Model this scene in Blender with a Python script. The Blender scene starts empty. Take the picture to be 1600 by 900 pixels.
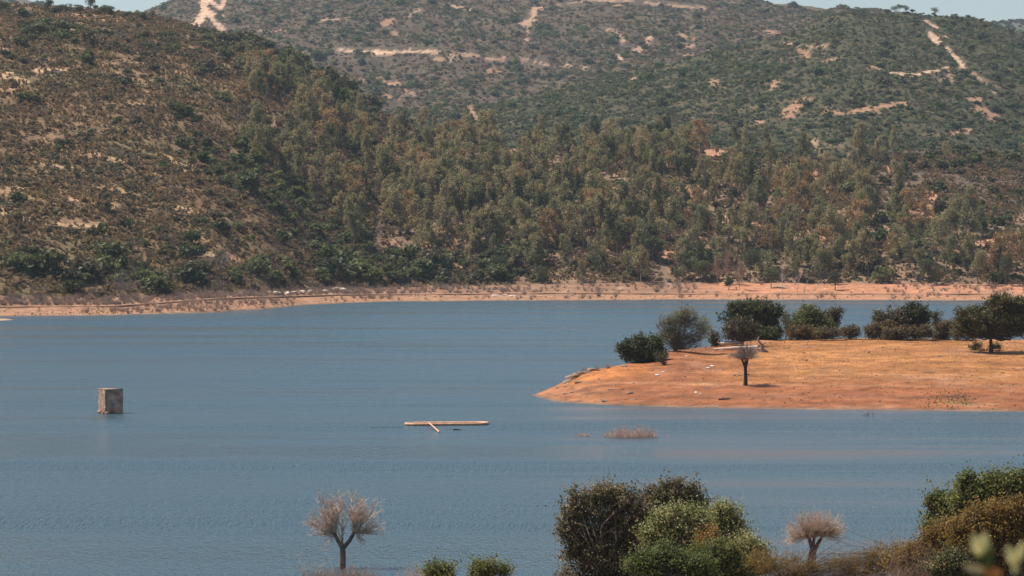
import bpy, math
import numpy as np
from mathutils import Vector
sc = bpy.context.scene
COL = sc.collection
# ------------------------------------------------------------------ camera, sky, sun
F = 5000.0; H = 20.0; YH = 370.0          # focal length in photo pixels, eye height over the water, eye-level row
cam = bpy.data.objects.new('camera', bpy.data.cameras.new('camera')); COL.objects.link(cam)
cam.data.sensor_width = 36; cam.data.lens = F/1600*36
cam.location = (0, 0, H); cam.rotation_euler = (math.pi/2 - math.atan((450-YH)/F), 0, 0)
cam.data.clip_start = 0.5; cam.data.clip_end = 20000
cam.data.dof.use_dof = True; cam.data.dof.focus_distance = 420; cam.data.dof.aperture_fstop = 8.
sc.camera = cam
SUN_EL, SUN_AZ = math.radians(59), math.radians(-76)      # azimuth from +Y, negative to the left
w = bpy.data.worlds.new('World'); sc.world = w; w.use_nodes = True
wn = w.node_tree; bg = wn.nodes['Background']
sky = wn.nodes.new('ShaderNodeTexSky'); sky.sky_type = 'NISHITA'; sky.sun_disc = False
sky.sun_elevation = SUN_EL; sky.sun_rotation = SUN_AZ % (2*math.pi)
sky.altitude = 300; sky.air_density = 1.0; sky.dust_density = 1.6; sky.ozone_density = 1.6
wn.links.new(sky.outputs[0], bg.inputs[0]); bg.inputs[1].default_value = 0.085
sun = bpy.data.objects.new('sun', bpy.data.lights.new('sun', 'SUN')); COL.objects.link(sun)
sun.data.energy = 4.2; sun.data.angle = math.radians(0.5); sun.data.color = (1, .94, .85)
S = Vector((math.sin(SUN_AZ)*math.cos(SUN_EL), math.cos(SUN_AZ)*math.cos(SUN_EL), math.sin(SUN_EL)))
sun.rotation_euler = S.to_track_quat('Z', 'Y').to_euler(); sun.location = (-300, 200, 500)
sc.view_settings.view_transform = 'Standard'; sc.view_settings.look = 'None'
sc.view_settings.exposure = 0.6; sc.view_settings.gamma = 1; sc.view_settings.use_curve_mapping = False
sc.cycles.max_bounces = 6; sc.cycles.transparent_max_bounces = 6; sc.cycles.volume_bounces = 0

R = np.random.default_rng(7)
# ------------------------------------------------------------------ helpers
def tag(o, label=None, cat=None, group=None, kind=None):
    if label: o['label'] = label
    if cat: o['category'] = cat
    if group: o['group'] = group
    if kind: o['kind'] = kind
    return o
def vnoise(x, y, seed=0):
    xi = np.floor(x).astype(np.int64); yi = np.floor(y).astype(np.int64); xf = x-xi; yf = y-yi
    def h(a, b):
        n = (a*374761393 + b*668265263 + seed*974634777) & 0xffffffff
        n = ((n ^ (n >> 13))*1274126177) & 0xffffffff
        return ((n ^ (n >> 16)) & 0xffff)/32767.5-1
    u = xf*xf*(3-2*xf); v = yf*yf*(3-2*yf)
    return (h(xi, yi)*(1-u)+h(xi+1, yi)*u)*(1-v)+(h(xi, yi+1)*(1-u)+h(xi+1, yi+1)*u)*v
def fbm(x, y, s, o=4, seed=0):
    r = 0; a = 1; t = 0
    for k in range(o):
        r = r+a*vnoise(x/s*2**k+k*17.3, y/s*2**k-k*9.1, seed+k); t += a; a *= .5
    return r/t
def sst(a, b, x):
    t = np.clip((x-a)/(b-a), 0, 1); return t*t*(3-2*t)
class Buf:
    """collects quads; builds ONE mesh"""
    def __init__(s): s.v = []; s.f = []; s.t = []; s.n = 0
    def add(s, v, f, t):
        v = np.asarray(v, float).reshape(-1, 3); s.v.append(v); s.f.append(np.asarray(f, np.int64)+s.n)
        s.t.append(np.broadcast_to(np.asarray(t, float), (len(v),))); s.n += len(v)
    def mesh(s, name, mat, smooth=False):
        me = bpy.data.meshes.new(name)
        V = np.concatenate(s.v); Fa = np.concatenate(s.f); n = len(Fa); k = Fa.shape[1]
        me.vertices.add(len(V)); me.vertices.foreach_set('co', V.ravel())
        me.loops.add(n*k); me.loops.foreach_set('vertex_index', Fa.ravel().astype(np.int32))
        me.polygons.add(n); me.polygons.foreach_set('loop_start', np.arange(0, n*k, k, dtype=np.int32))
        a = me.attributes.new('tint', 'FLOAT', 'POINT'); a.data.foreach_set('value', np.concatenate(s.t).astype(np.float32))
        me.update(calc_edges=True); me.validate()
        if smooth: me.polygons.foreach_set('use_smooth', np.ones(len(me.polygons), bool))
        me.materials.append(mat); return me
    def tubes(s, segs, n=5, tint=0.):
        """segs: rows p0(3) p1(3) r0 r1"""
        A = np.asarray(segs, float)
        if len(A) == 0: return
        p0 = A[:, :3]; p1 = A[:, 3:6]; d = p1-p0; d /= np.linalg.norm(d, axis=1, keepdims=True)+1e-9
        up = np.where(np.abs(d[:, 2:3]) > .9, [[1., 0, 0]], [[0, 0, 1.]]); u = np.cross(d, up); u /= np.linalg.norm(u, axis=1, keepdims=True); v = np.cross(d, u)
        an = np.arange(n)/n*2*math.pi; ring = u[:, None]*np.cos(an)[None, :, None]+v[:, None]*np.sin(an)[None, :, None]
        V = np.concatenate([p0[:, None]+ring*A[:, 6, None, None], p1[:, None]+ring*A[:, 7, None, None]], 1)
        j = np.arange(n); q = np.stack([j, (j+1) % n, (j+1) % n+n, j+n], 1)
        Fq = (q[None]+(np.arange(len(A))*2*n)[:, None, None]).reshape(-1, 4)
        s.add(V, Fq, tint)
    def leaves(s, P, size, tint, rng, asp=.6, N=None, k=.5):
        """one small bent quad per point; N = outward direction that the leaf leans to"""
        n = len(P); d = rng.normal(size=(n, 3)); d /= np.linalg.norm(d, axis=1, keepdims=True)
        if N is not None: d = d*(1-k)+N*k; d /= np.linalg.norm(d, axis=1, keepdims=True)+1e-9
        r = rng.normal(size=(n, 3)); u = np.cross(d, r); u /= np.linalg.norm(u, axis=1, keepdims=True)+1e-9; v = np.cross(d, u)
        sz = np.broadcast_to(size, (n,))[:, None]*rng.uniform(.6, 1.3, (n, 1))
        V = np.stack([P-u*sz*.5, P+v*sz*asp*.5, P+u*sz*.5, P-v*sz*asp*.5], 1)
        s.add(V, np.arange(n*4).reshape(-1, 4), np.repeat(np.broadcast_to(tint, (n,)), 4))
def link(name, data, parent=None, loc=None, rot=None, scl=None):
    o = bpy.data.objects.new(name, data); COL.objects.link(o)
    if parent: o.parent = parent
    if loc is not None: o.location = loc
    if rot is not None: o.rotation_euler = (0, 0, rot) if np.isscalar(rot) else rot
    if scl is not None: o.scale = (scl,)*3 if np.isscalar(scl) else scl
    return o
# ------------------------------------------------------------------ materials
def mat_new(name):
    m = bpy.data.materials.new(name); m.use_nodes = True; nt = m.node_tree; b = nt.nodes['Principled BSDF']
    return m, nt, b
def N(nt, t, **k):
    n = nt.nodes.new(t)
    for a, v in k.items():
        if a == 'ins':
            for i, x in v.items(): n.inputs[i].default_value = x
        else: setattr(n, a, v)
    return n
def leaf_mat(name, c1, c2, c3, transl=.3, rough=.6, rnd=.5):
    """three leaf colours: tint picks between them leaf by leaf, object random shifts whole plants"""
    m, nt, b = mat_new(name); L = nt.links.new
    at = N(nt, 'ShaderNodeAttribute', attribute_name='tint'); oi = N(nt, 'ShaderNodeObjectInfo')
    a = N(nt, 'ShaderNodeMath', operation='MULTIPLY_ADD', ins={1: rnd, 2: -rnd*.5}); L(oi.outputs['Random'], a.inputs[0])
    s = N(nt, 'ShaderNodeMath', operation='ADD'); L(at.outputs['Fac'], s.inputs[0]); L(a.outputs[0], s.inputs[1])
    r = N(nt, 'ShaderNodeValToRGB'); e = r.color_ramp.elements
    e[0].color = (*c1, 1); e[0].position = .1; e[1].color = (*c3, 1); e[1].position = .95; k = e.new(.5); k.color = (*c2, 1)
    L(s.outputs[0], r.inputs[0]); L(r.outputs[0], b.inputs['Base Color'])
    b.inputs['Roughness'].default_value = rough; b.inputs['Specular IOR Level'].default_value = .3
    t = N(nt, 'ShaderNodeBsdfTranslucent'); L(r.outputs[0], t.inputs[0]); mx = N(nt, 'ShaderNodeMixShader', ins={0: transl})
    L(b.outputs[0], mx.inputs[1]); L(t.outputs[0], mx.inputs[2]); L(mx.outputs[0], nt.nodes['Material Output'].inputs[0])
    return m
def rough_mat(name, c1, c2, scale=3., rough=.85, bump=.3, dist=.05, detail=6):
    m, nt, b = mat_new(name); L = nt.links.new
    tc = N(nt, 'ShaderNodeTexCoord'); n = N(nt, 'ShaderNodeTexNoise', ins={'Scale': scale, 'Detail': detail, 'Roughness': .65}); L(tc.outputs['Object'], n.inputs['Vector'])
    r = N(nt, 'ShaderNodeValToRGB'); r.color_ramp.elements[0].color = (*c1, 1); r.color_ramp.elements[1].color = (*c2, 1)
    r.color_ramp.elements[0].position = .35; r.color_ramp.elements[1].position = .65
    L(n.outputs['Fac'], r.inputs[0]); L(r.outputs[0], b.inputs['Base Color']); b.inputs['Roughness'].default_value = rough
    bp = N(nt, 'ShaderNodeBump', ins={'Strength': bump, 'Distance': dist}); L(n.outputs['Fac'], bp.inputs['Height']); L(bp.outputs[0], b.inputs['Normal'])
    return m
M = {}
M['euc'] = leaf_mat('eucalyptus_leaves', (.125, .13, .055), (.255, .23, .10), (.37, .28, .13), .48, rnd=.75)
M['euc_rust'] = leaf_mat('rusty_leaves', (.22, .14, .06), (.32, .19, .08), (.38, .23, .10), .45)
M['dark'] = leaf_mat('holm_oak_leaves', (.04, .048, .018), (.085, .095, .034), (.155, .15, .055), .35, rnd=.4)
M['darkbrown'] = leaf_mat('dry_oak_leaves', (.06, .05, .028), (.12, .095, .05), (.22, .16, .085), .25, rnd=.2)
M['oakolive'] = leaf_mat('olive_oak_leaves', (.04, .045, .017), (.105, .098, .034), (.20, .165, .06), .25, rnd=.1)
M['green'] = leaf_mat('mastic_leaves', (.065, .08, .027), (.125, .145, .048), (.20, .20, .075), .42, rnd=.6)
M['olive'] = leaf_mat('rockrose_leaves', (.085, .08, .038), (.14, .12, .058), (.20, .155, .075), .35, rnd=.7)
M['brush'] = leaf_mat('dry_scrub', (.13, .085, .043), (.21, .135, .07), (.30, .195, .10), .4, rnd=.7)
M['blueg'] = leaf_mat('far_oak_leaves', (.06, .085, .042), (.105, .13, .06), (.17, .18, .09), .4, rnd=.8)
M['tamarisk'] = leaf_mat('tamarisk_leaves', (.10, .10, .05), (.21, .20, .10), (.33, .30, .165), .45, rnd=.1)
M['nearA'] = leaf_mat('grey_oak_leaves', (.08, .078, .038), (.19, .155, .08), (.36, .27, .16), .4, rnd=.1)
M['nearB'] = leaf_mat('pale_olive_leaves', (.10, .115, .03), (.27, .27, .085), (.60, .52, .28), .45, rnd=.1)
M['nearG'] = leaf_mat('fresh_green_leaves', (.06, .085, .02), (.14, .165, .045), (.27, .26, .09), .4, rnd=.1)
M['gold'] = leaf_mat('golden_brown_leaves', (.10, .068, .024), (.25, .16, .045), (.42, .26, .07), .45, rnd=.2)
M['penbrown'] = leaf_mat('brown_olive_leaves', (.07, .055, .027), (.15, .11, .05), (.25, .175, .075), .35, rnd=.2)
M['amber'] = leaf_mat('amber_leaves', (.12, .05, .008), (.33, .16, .02), (.45, .25, .04), .3, rnd=.1)
M['rgreen'] = leaf_mat('carob_leaves', (.07, .085, .025), (.17, .18, .05), (.32, .27, .085), .45, rnd=.2)
M['blossom'] = leaf_mat('cream_flowers', (.3, .22, .09), (.55, .42, .2), (.7, .55, .3), .2, rnd=.1)
M['yleaf'] = leaf_mat('yellow_green_leaves', (.6, .55, .16), (.78, .70, .30), (.9, .8, .42), .5, rnd=.1)
M['orange_leaf'] = leaf_mat('orange_leaves', (.5, .18, .05), (.6, .25, .08), (.6, .3, .12), .4, rnd=.1)
M['bark'] = rough_mat('grey_bark', (.06, .045, .035), (.16, .12, .09), 4)
M['euc_bark'] = rough_mat('pale_bark', (.16, .13, .10), (.34, .29, .24), 1.2)
M['dark_bark'] = rough_mat('wet_dark_bark', (.018, .014, .012), (.05, .035, .028), 5)
M['dead'] = rough_mat('bleached_dead_wood', (.40, .28, .21), (.72, .55, .43), 6)
M['dead2'] = rough_mat('pinkish_dead_twigs', (.42, .29, .22), (.70, .54, .42), 6)
M['twig'] = rough_mat('brown_twigs', (.22, .14, .10), (.44, .30, .21), 5)
M['greytwig'] = rough_mat('grey_twigs', (.17, .125, .10), (.34, .26, .21), 2)
M['rock'] = rough_mat('brown_rock', (.13, .08, .05), (.32, .20, .13), 1.5, bump=.6, dist=.2)
M['palerock'] = rough_mat('pale_rock', (.45, .33, .24), (.78, .64, .5), 1.2, bump=.5, dist=.2)
M['whiterock'] = rough_mat('white_stone', (.62, .58, .52), (.85, .82, .76), 8)
# terrain: land cover colour comes from the 'cover' map, grain from noise
def terrain_mat():
    m, nt, b = mat_new('ground_cover'); L = nt.links.new
    at = N(nt, 'ShaderNodeAttribute', attribute_name='cover'); g = N(nt, 'ShaderNodeNewGeometry')
    n1 = N(nt, 'ShaderNodeTexNoise', ins={'Scale': .35, 'Detail': 8, 'Roughness': .7}); L(g.outputs['Position'], n1.inputs['Vector'])
    mp = N(nt, 'ShaderNodeMapping'); mp.inputs['Scale'].default_value = (.05, .22, .3); L(g.outputs['Position'], mp.inputs['Vector'])
    n2 = N(nt, 'ShaderNodeTexNoise', ins={'Scale': 1., 'Detail': 7, 'Roughness': .65}); L(mp.outputs[0], n2.inputs['Vector'])
    a = N(nt, 'ShaderNodeMapRange', ins={1: .3, 2: .7, 3: .5, 4: 1.5}); L(n1.outputs['Fac'], a.inputs[0])
    c = N(nt, 'ShaderNodeMapRange', ins={1: .3, 2: .7, 3: .8, 4: 1.22}); L(n2.outputs['Fac'], c.inputs[0])
    mu = N(nt, 'ShaderNodeMath', operation='MULTIPLY'); L(a.outputs[0], mu.inputs[0]); L(c.outputs[0], mu.inputs[1])
    vm = N(nt, 'ShaderNodeVectorMath', operation='SCALE'); L(at.outputs['Color'], vm.inputs[0]); L(mu.outputs[0], vm.inputs['Scale'])
    L(vm.outputs[0], b.inputs['Base Color']); b.inputs['Roughness'].default_value = .95; b.inputs['Specular IOR Level'].default_value = .15
    n3 = N(nt, 'ShaderNodeTexNoise', ins={'Scale': 1.1, 'Detail': 8, 'Roughness': .7}); L(g.outputs['Position'], n3.inputs['Vector'])
    bp = N(nt, 'ShaderNodeBump', ins={'Strength': .7, 'Distance': .5}); L(n3.outputs['Fac'], bp.inputs['Height']); L(bp.outputs[0], b.inputs['Normal'])
    return m
def water_mat():
    m, nt, b = mat_new('lake_water'); L = nt.links.new
    b.inputs['Base Color'].default_value = (.045, .088, .105, 1); b.inputs['IOR'].default_value = 1.33
    g = N(nt, 'ShaderNodeNewGeometry')
    def noise(sx, sy, det=4, ro=.6):
        mp = N(nt, 'ShaderNodeMapping'); mp.inputs['Scale'].default_value = (sx, sy, 1); L(g.outputs['Position'], mp.inputs['Vector'])
        n = N(nt, 'ShaderNodeTexNoise', ins={'Scale': 1., 'Detail': det, 'Roughness': ro}); L(mp.outputs[0], n.inputs['Vector']); return n
    rip = noise(4.2, .9, 3); mid = noise(1.5, .34, 3); wind = noise(.0035, .028, 6, .72)
    a = N(nt, 'ShaderNodeMath', operation='MULTIPLY_ADD', ins={1: .8}); L(mid.outputs['Fac'], a.inputs[0]); L(rip.outputs['Fac'], a.inputs[2])
    st = N(nt, 'ShaderNodeMapRange', ins={1: .45, 2: .57, 3: .45, 4: 1.}); L(wind.outputs['Fac'], st.inputs[0])
    bp = N(nt, 'ShaderNodeBump', ins={'Distance': .62}); L(st.outputs[0], bp.inputs['Strength']); L(a.outputs[0], bp.inputs['Height']); L(bp.outputs[0], b.inputs['Normal'])
    ro = N(nt, 'ShaderNodeMapRange', ins={1: .42, 2: .58, 3: .12, 4: .30}); L(wind.outputs['Fac'], ro.inputs[0]); L(ro.outputs[0], b.inputs['Roughness'])
    return m
M['ground'] = terrain_mat(); M['water'] = water_mat()
# ------------------------------------------------------------------ terrain: one sheet from behind the camera to the farthest ridge
P = np.concatenate([np.linspace(-2600, -140, 40), np.arange(-120, 1724, 4.), np.linspace(1740, 4200, 40)])
def ip(pts, x=P):
    a = np.array(pts, float); return np.interp(x, a[:, 0], a[:, 1])
def Z(y, d): return H-(y-YH)/F*d
def D0(y): return F*H/(y-YH)
def smooth(a, k=5):
    q = np.pad(a, k, mode='edge'); ker = np.hanning(2*k+3)[1:-1]; return np.convolve(q, ker/ker.sum(), 'valid')
shore_y = smooth(ip([(-2600, 497), (0, 494.5), (150, 493), (236, 491), (337, 488), (422, 483), (470, 477), (540, 473.5), (600, 471.5), (766, 470), (1070, 468.5), (1600, 470), (2600, 478)]))
trk_y = smooth(ip([(-2600, 480), (0, 478.6), (150, 478), (202, 476.5), (337, 466), (439, 463), (540, 460), (766, 458.5), (867, 457.5), (1070, 458.5), (1600, 458.5), (2600, 460)]))
d_sh = D0(shore_y)+.8*vnoise(P/31, P*0, 3)*3
d_tr = d_sh+ip([(-2600, 24), (0, 24), (337, 30), (540, 32), (1600, 34)])
z_tr = Z(trk_y, d_tr)
veg_y = smooth(ip([(-2600, 462), (0, 462), (150, 466), (250, 462), (400, 455), (540, 450), (766, 446), (867, 443), (1100, 441), (1600, 444), (2600, 444)]))
d_vg = d_tr+ip([(-2600, 16), (0, 16), (540, 35), (1600, 40)]); z_vg = Z(veg_y, d_vg)
yA = smooth(ip([(-2600, -30), (-300, -14), (0, 4), (140, 18), (230, 27), (283, 38), (337, 54), (405, 72), (439, 84), (472, 103), (506, 123), (540, 141), (600, 178), (650, 203), (700, 217), (800, 230), (900, 227), (1000, 216), (1100, 223), (1200, 237), (1300, 250), (1370, 240), (1420, 234), (1500, 233), (1600, 240), (1800, 255), (4200, 200)]), 3)
dA = ip([(-2600, 1550), (0, 1500), (540, 1540), (800, 1480), (1000, 1430), (1300, 1400), (1600, 1420), (4200, 1500)]); zA = Z(yA, dA)
yB = smooth(ip([(-2600, 175), (600, 174), (700, 166), (780, 154), (817, 146), (867, 136), (952, 112), (1060, 97), (1127, 79), (1185, 66), (1229, 54), (1262, 39), (1296, 25), (1340, 19), (1397, 20), (1465, 25), (1526, 32), (1549, 38), (1600, 56), (1700, 95), (1900, 120), (4200, 90)]), 3)
dB = ip([(-2600, 2150), (700, 2150), (1000, 2250), (1400, 2350), (4200, 2400)]); zB = Z(yB, dB)
yC = smooth(ip([(-2600, 60), (0, 60), (150, 40), (216, 26), (236, 18), (256, 8), (275, -2), (330, -12), (500, -20), (900, -18), (1100, -5), (1164, 0), (1235, 8), (1330, 18), (1420, 30), (1600, 60), (4200, 60)]), 2)
dC = ip([(-2600, 3500), (600, 3500), (4200, 3300)]); zC = Z(yC, dC)
yD = smooth(ip([(-2600, 0), (0, -4), (40, 1), (70, 4), (110, 12), (180, 30), (300, 60), (1200, 60), (1450, 44), (1520, 38), (1560, 34), (1600, 33), (2200, 20), (4200, 40)]), 2)
dD = P*0+4600.; zD = Z(yD, dD)
ds_n = ip([(-2600, 172), (430, 172), (480, 184), (700, 184), (1100, 188), (1600, 186), (4200, 186)])
# peninsula
fy = [(700, 617), (832, 617.5), (850, 623), (870, 628), (960, 634), (1100, 637.5), (1300, 640.5), (1600, 643.5), (2200, 650), (4200, 660)]
p_f = D0(ip(fy))
p_c = ip([(700, 405), (832, 404), (880, 407), (960, 412), (1040, 424), (1120, 437), (1220, 448), (1600, 452), (4200, 460)])
cy = smooth(ip([(832, 617.5), (850, 611), (875, 600), (895, 591), (915, 581), (970, 570), (1010, 561), (1045, 549), (1060, 545), (1110, 541), (1150, 534), (1220, 531), (1400, 528), (1500, 530), (1600, 531), (2200, 520), (4200, 500)]), 2)
z_c = np.where(P < 832, -(832-P)*.03, np.maximum(Z(cy, p_c), .02))
p_c = np.maximum(p_c, p_f+2.); p_b = p_c+ip([(700, 4), (832, 1.5), (900, 12), (1040, 22), (1220, 38), (4200, 60)])
def pen(d):
    d = d[None]; t = (d-p_f[:, None])/(p_c-p_f)[:, None]; zc = z_c[:, None]; s = np.clip(t, 0, 1)
    pr = zc*(.86*s+.14*np.sin(s*math.pi*.5)+.10*np.sin(s*math.pi)*ip([(832, 0), (1000, 0), (1200, 1), (4200, 1)])[:, None])
    tb = np.clip((d-p_c[:, None])/(p_b-p_c)[:, None], 0, 9); back = zc-(zc+.2)*np.minimum(tb, 1)**1.4-np.maximum(tb-1, 0)*2
    z = np.where(t <= 0, (d-p_f[:, None])*.09, np.where(t <= 1, pr, back))
    z = np.where(zc < 0, np.minimum(zc, z), z); z = np.where(P[:, None] < 826, -3., z)
    return np.maximum(z, -4)
rows_d, rows_z, lay = [], [], []
def seg(d, z, name): rows_d.append(d); rows_z.append(z); lay.extend([name]*d.shape[1])
def lin(a, b, n, end=False): t = np.linspace(0, 1, n, endpoint=end); return a[:, None]+(b-a)[:, None]*t[None], t
o = P*0
t = np.linspace(-40, 10, 8)[None]+o[:, None]; seg(t, 18.3-.02*t-0*t, 'near')
d, t = lin(o+15, ds_n, 70); seg(d, 18.0*np.maximum(1-d/ds_n[:, None], 0)**1.12, 'near')
d, t = lin(ds_n, o+340, 24); seg(d, -4*np.minimum(1, (d-ds_n[:, None])/30), 'lake')
dd = np.arange(342, 530, 1.); seg(dd[None]+o[:, None], pen(dd), 'pen')
d, t = lin(o+532, d_sh-30, 12); seg(d, d*0-4, 'lake')
d, t = lin(d_sh-30, d_sh, 6); seg(d, -4*(1-t)[None]+d*0, 'lake')
d, t = lin(d_sh, d_tr, 16); STP = .38+.3*fbm(P*1., P*0, 60, 3, 7); seg(d, (z_tr-STP)[:, None]*(t**.85)[None], 'beach')
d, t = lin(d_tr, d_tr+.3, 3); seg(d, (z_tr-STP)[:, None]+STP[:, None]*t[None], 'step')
d, t = lin(d_tr+.3, d_tr+5, 4); seg(d, z_tr[:, None]+d*0, 'track')
d, t = lin(d_tr+5, d_vg, 18); seg(d, z_tr[:, None]+(z_vg-z_tr)[:, None]*(t**1.2)[None], 'bank')
def slope(a, za, b, zb, n, name, c=.3):
    d, t = lin(a, b, n); s = (1-c)*t+c*(1-(1-t)**2); seg(d, za[:, None]+(zb-za)[:, None]*s[None], name)
slope(d_vg, z_vg, dA, zA, 260, 'A')
zv = np.minimum(zA-25, 30+o); slope(dA, zA, dA+200, zv, 14, 'backA', 0)
slope(dA+200, zv, dB, zB, 170, 'B')
zv2 = zB-40; slope(dB, zB, dB+180, zv2, 10, 'backB', 0)
slope(dB+180, zv2, dC, zC, 150, 'C')
slope(dC, zC, dC+300, zC-30, 6, 'backC', 0)
slope(dC+300, zC-30, dD, zD, 40, 'D')
d, t = lin(dD, dD+700, 6, True); seg(d, zD[:, None]-120*t[None], 'backD')
GD = np.concatenate(rows_d, 1); GZ = np.concatenate(rows_z, 1); LAY = np.array(lay)
GX = (P[:, None]-800)/F*np.maximum(GD, 70.); GP = P[:, None]+GD*0
isA = LAY == 'A'
amp = {'near': .3, 'pen': .16, 'beach': .12, 'bank': .35, 'A': 1., 'backA': 1., 'B': 2.2, 'backB': 1., 'C': 3., 'D': 2., 'backC': 2, 'backD': 2}
am = np.array([amp.get(l, 0.) for l in LAY])[None]
rowt = np.zeros(len(LAY))
for l in set(lay):
    k = np.where(LAY == l)[0]; rowt[k] = np.linspace(0, 1, len(k))
fade = np.where(np.isin(LAY, ['beach', 'bank']), np.sin(rowt*math.pi), np.where(LAY == 'A', np.minimum(1, rowt*8), np.where(LAY == 'near', 1-rowt**4, 1)))[None]
big = fbm(GX+31, GD, 130, 3, 5)*3.0*(np.isin(LAY, ['A', 'B', 'C', 'D', 'backA', 'backB'])[None])
small = fbm(GX, GD, 22, 4, 11)*1.6+fbm(GX, GD, 5, 3, 21)*.35
nearpen = np.isin(LAY, ['pen', 'beach', 'bank', 'near'])[None]
small = np.where(nearpen, fbm(GX, GD, 14, 5, 31)*1.6+.35*vnoise(GZ*3.2+.5*fbm(GX, GD, 20, 3, 41), GZ*0+3.3, 17), small)
GY0 = YH-F*(GZ-H)/np.maximum(GD, 5)
penedge = np.where((LAY == 'pen')[None], sst(0, 1.2, GZ)+(GZ < 0)*0, 1.)
GZ = GZ+am*fade*(small+big*np.where((LAY == 'C')[None], 1.6, np.where((LAY == 'B')[None], .8, 1.)))*penedge
def seglist(pts): return np.array(pts, float)
def dist_px(px, py, pts, ysc=1.):
    a = seglist(pts); r = np.full(px.shape, 1e9)
    if len(a) == 1: return np.hypot(px-a[0, 0], (py-a[0, 1])*ysc)
    for (x0, y0), (x1, y1) in zip(a[:-1], a[1:]):
        dx, dy = x1-x0, (y1-y0)*ysc; q = ((px-x0)*dx+(py-y0)*ysc*dy)/(dx*dx+dy*dy+1e-9); q = np.clip(q, 0, 1)
        r = np.minimum(r, np.hypot(px-x0-q*dx, (py-y0)*ysc-q*dy))
    return r
# the gully between the bare hill and the wood
gl = dist_px(GP, GY0, [(400, 190), (470, 290), (560, 350), (640, 405)])
GZ -= np.where(isA[None], 5*np.exp(-(gl/22)**2), 0)
# terraces and eroded banks give the far slopes shape
GY = YH-F*(GZ-H)/np.maximum(GD, 5)
cover = np.zeros(GD.shape+(3,))
def setc(mask, c): cover[mask] = c
def mixc(wt, c):
    global cover
    wt = np.clip(wt, 0, 1)[..., None]; cover = cover*(1-wt)+np.array(c)*wt
C_SCRUB = (.16, .10, .05); C_TAN = (.36, .215, .112); C_SOIL = (.275, .102, .043); C_WOOD = (.17, .115, .07)
n20 = fbm(GX, GD, 20, 5, 41); n60 = fbm(GX*1.0, GD, 60, 4, 47); n6 = fbm(GX, GD*1.0, 6, 4, 43); nst = fbm(GX, GD*2.2, 30, 5, 49)
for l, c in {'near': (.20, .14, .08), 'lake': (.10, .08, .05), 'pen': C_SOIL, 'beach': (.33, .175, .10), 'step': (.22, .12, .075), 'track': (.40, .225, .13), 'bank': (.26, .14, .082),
             'A': C_SCRUB, 'backA': C_SCRUB, 'B': (.06, .056, .026), 'backB': (.10, .08, .05), 'C': (.088, .064, .04), 'backC': (.13, .1, .06), 'D': (.10, .09, .06), 'backD': (.1, .09, .06)}.items():
    cover[:, LAY == l] = c
LA = isA[None]; LB = (LAY == 'B')[None]; LC = (LAY == 'C')[None]; LP = (LAY == 'pen')[None]; LK = (LAY == 'bank')[None]
wood = LA*sst(0, 60, GP-np.interp(GY, [100, 250, 285, 325, 385, 400, 440], [375, 395, 430, 500, 560, 640, 800]))
mixc(wood, (.19, .12, .075))
mixc(LA*sst(.25, .5, nst)*.85*(1-.4*wood), C_TAN)
mixc(LA*sst(.2, .5, fbm(GX, GD, 9, 4, 53))*.55, (.28, .17, .10))
mixc(LA*sst(.12, .5, -n60)*.6*(1-wood), (.115, .098, .045))
mixc(LA*sst(1300, 1420, GP)*sst(345, 320, GY), (.125, .088, .06))
mixc(LB*sst(.0, .4, n60)*.6, (.09, .066, .036)); mixc(LB*sst(.32, .5, nst)*.7*sst(60, 110, GY), (.15, .10, .058))
mixc(LC*sst(.3, .5, nst)*.7, (.14, .10, .06)); mixc(LC*sst(.1, .4, n60)*.5, (.075, .065, .035))
# bare soil: tracks, banks and clearings (photo rows and columns, laid on the slope they belong to)
bare_w = np.zeros(GD.shape)
def stroke(L_, pts, wd, c, s=1., ysc=1.6, rag=.5):
    global bare_w
    dd_ = dist_px(GP, GY, pts, ysc)*(1+rag*n6+rag*fbm(GX, GD, 12, 3, 77)*1.6+.5*fbm(GX, GD, 30, 2, 79)); ww = L_*sst(wd*1.15, wd*.75, dd_)*s; mixc(ww, c); bare_w = np.maximum(bare_w, ww)
tan = (.34, .21, .13); pal = (.50, .32, .21); org = (.31, .17, .10)
for pts, wd, c in [([(318, 6), (322, 20), (310, 38)], 9, pal), ([(352, 0), (345, 12), (330, 4)], 6, pal), ([(328, 24), (340, 38), (346, 46)], 6, pal), ([(330, -20), (322, 2)], 7, pal),
                   ([(395, 47), (415, 49), (455, 48)], 3, tan), ([(500, 32), (545, 30)], 3, tan), ([(640, 25), (655, 16)], 4, tan), ([(600, 38), (612, 33)], 7, org), ([(614, 48), (620, 55)], 6, org),
                   ([(708, 10), (738, 15)], 4, tan), ([(836, 15), (832, 30), (820, 38)], 7, tan), ([(825, 40), (822, 66)], 3, tan), ([(870, 8), (920, 2), (990, 2), (1060, 10), (1100, 14)], 2.5, tan),
                   ([(955, 48), (975, 65)], 6, tan), ([(1015, 60), (995, 80)], 5, tan), ([(530, 78), (590, 84), (610, 82), (680, 80)], 4.5, pal), ([(680, 82), (745, 86)], 4, tan), ([(680, 92), (705, 94)], 3, tan),
                   ([(760, 91), (815, 91), (835, 97), (855, 102)], 3, tan), ([(880, 100), (915, 106)], 3, tan), ([(765, 110), (780, 112)], 5, org), ([(957, 88), (970, 91)], 7, pal), ([(1060, 90), (1075, 87), (1110, 90)], 3, tan),
                   ([(515, 116), (560, 126), (620, 130)], 5, org), ([(620, 136), (650, 146)], 4, tan), ([(595, 147), (603, 148)], 5, org), ([(450, 80), (490, 88)], 5, org),
                   ([(1060, 56), (1090, 62)], 3, org), ([(1060, 70), (1095, 74)], 3, org), ([(1200, 50), (1215, 55)], 3, org)]:
    stroke(LC, pts, wd*.72, c)
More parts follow.
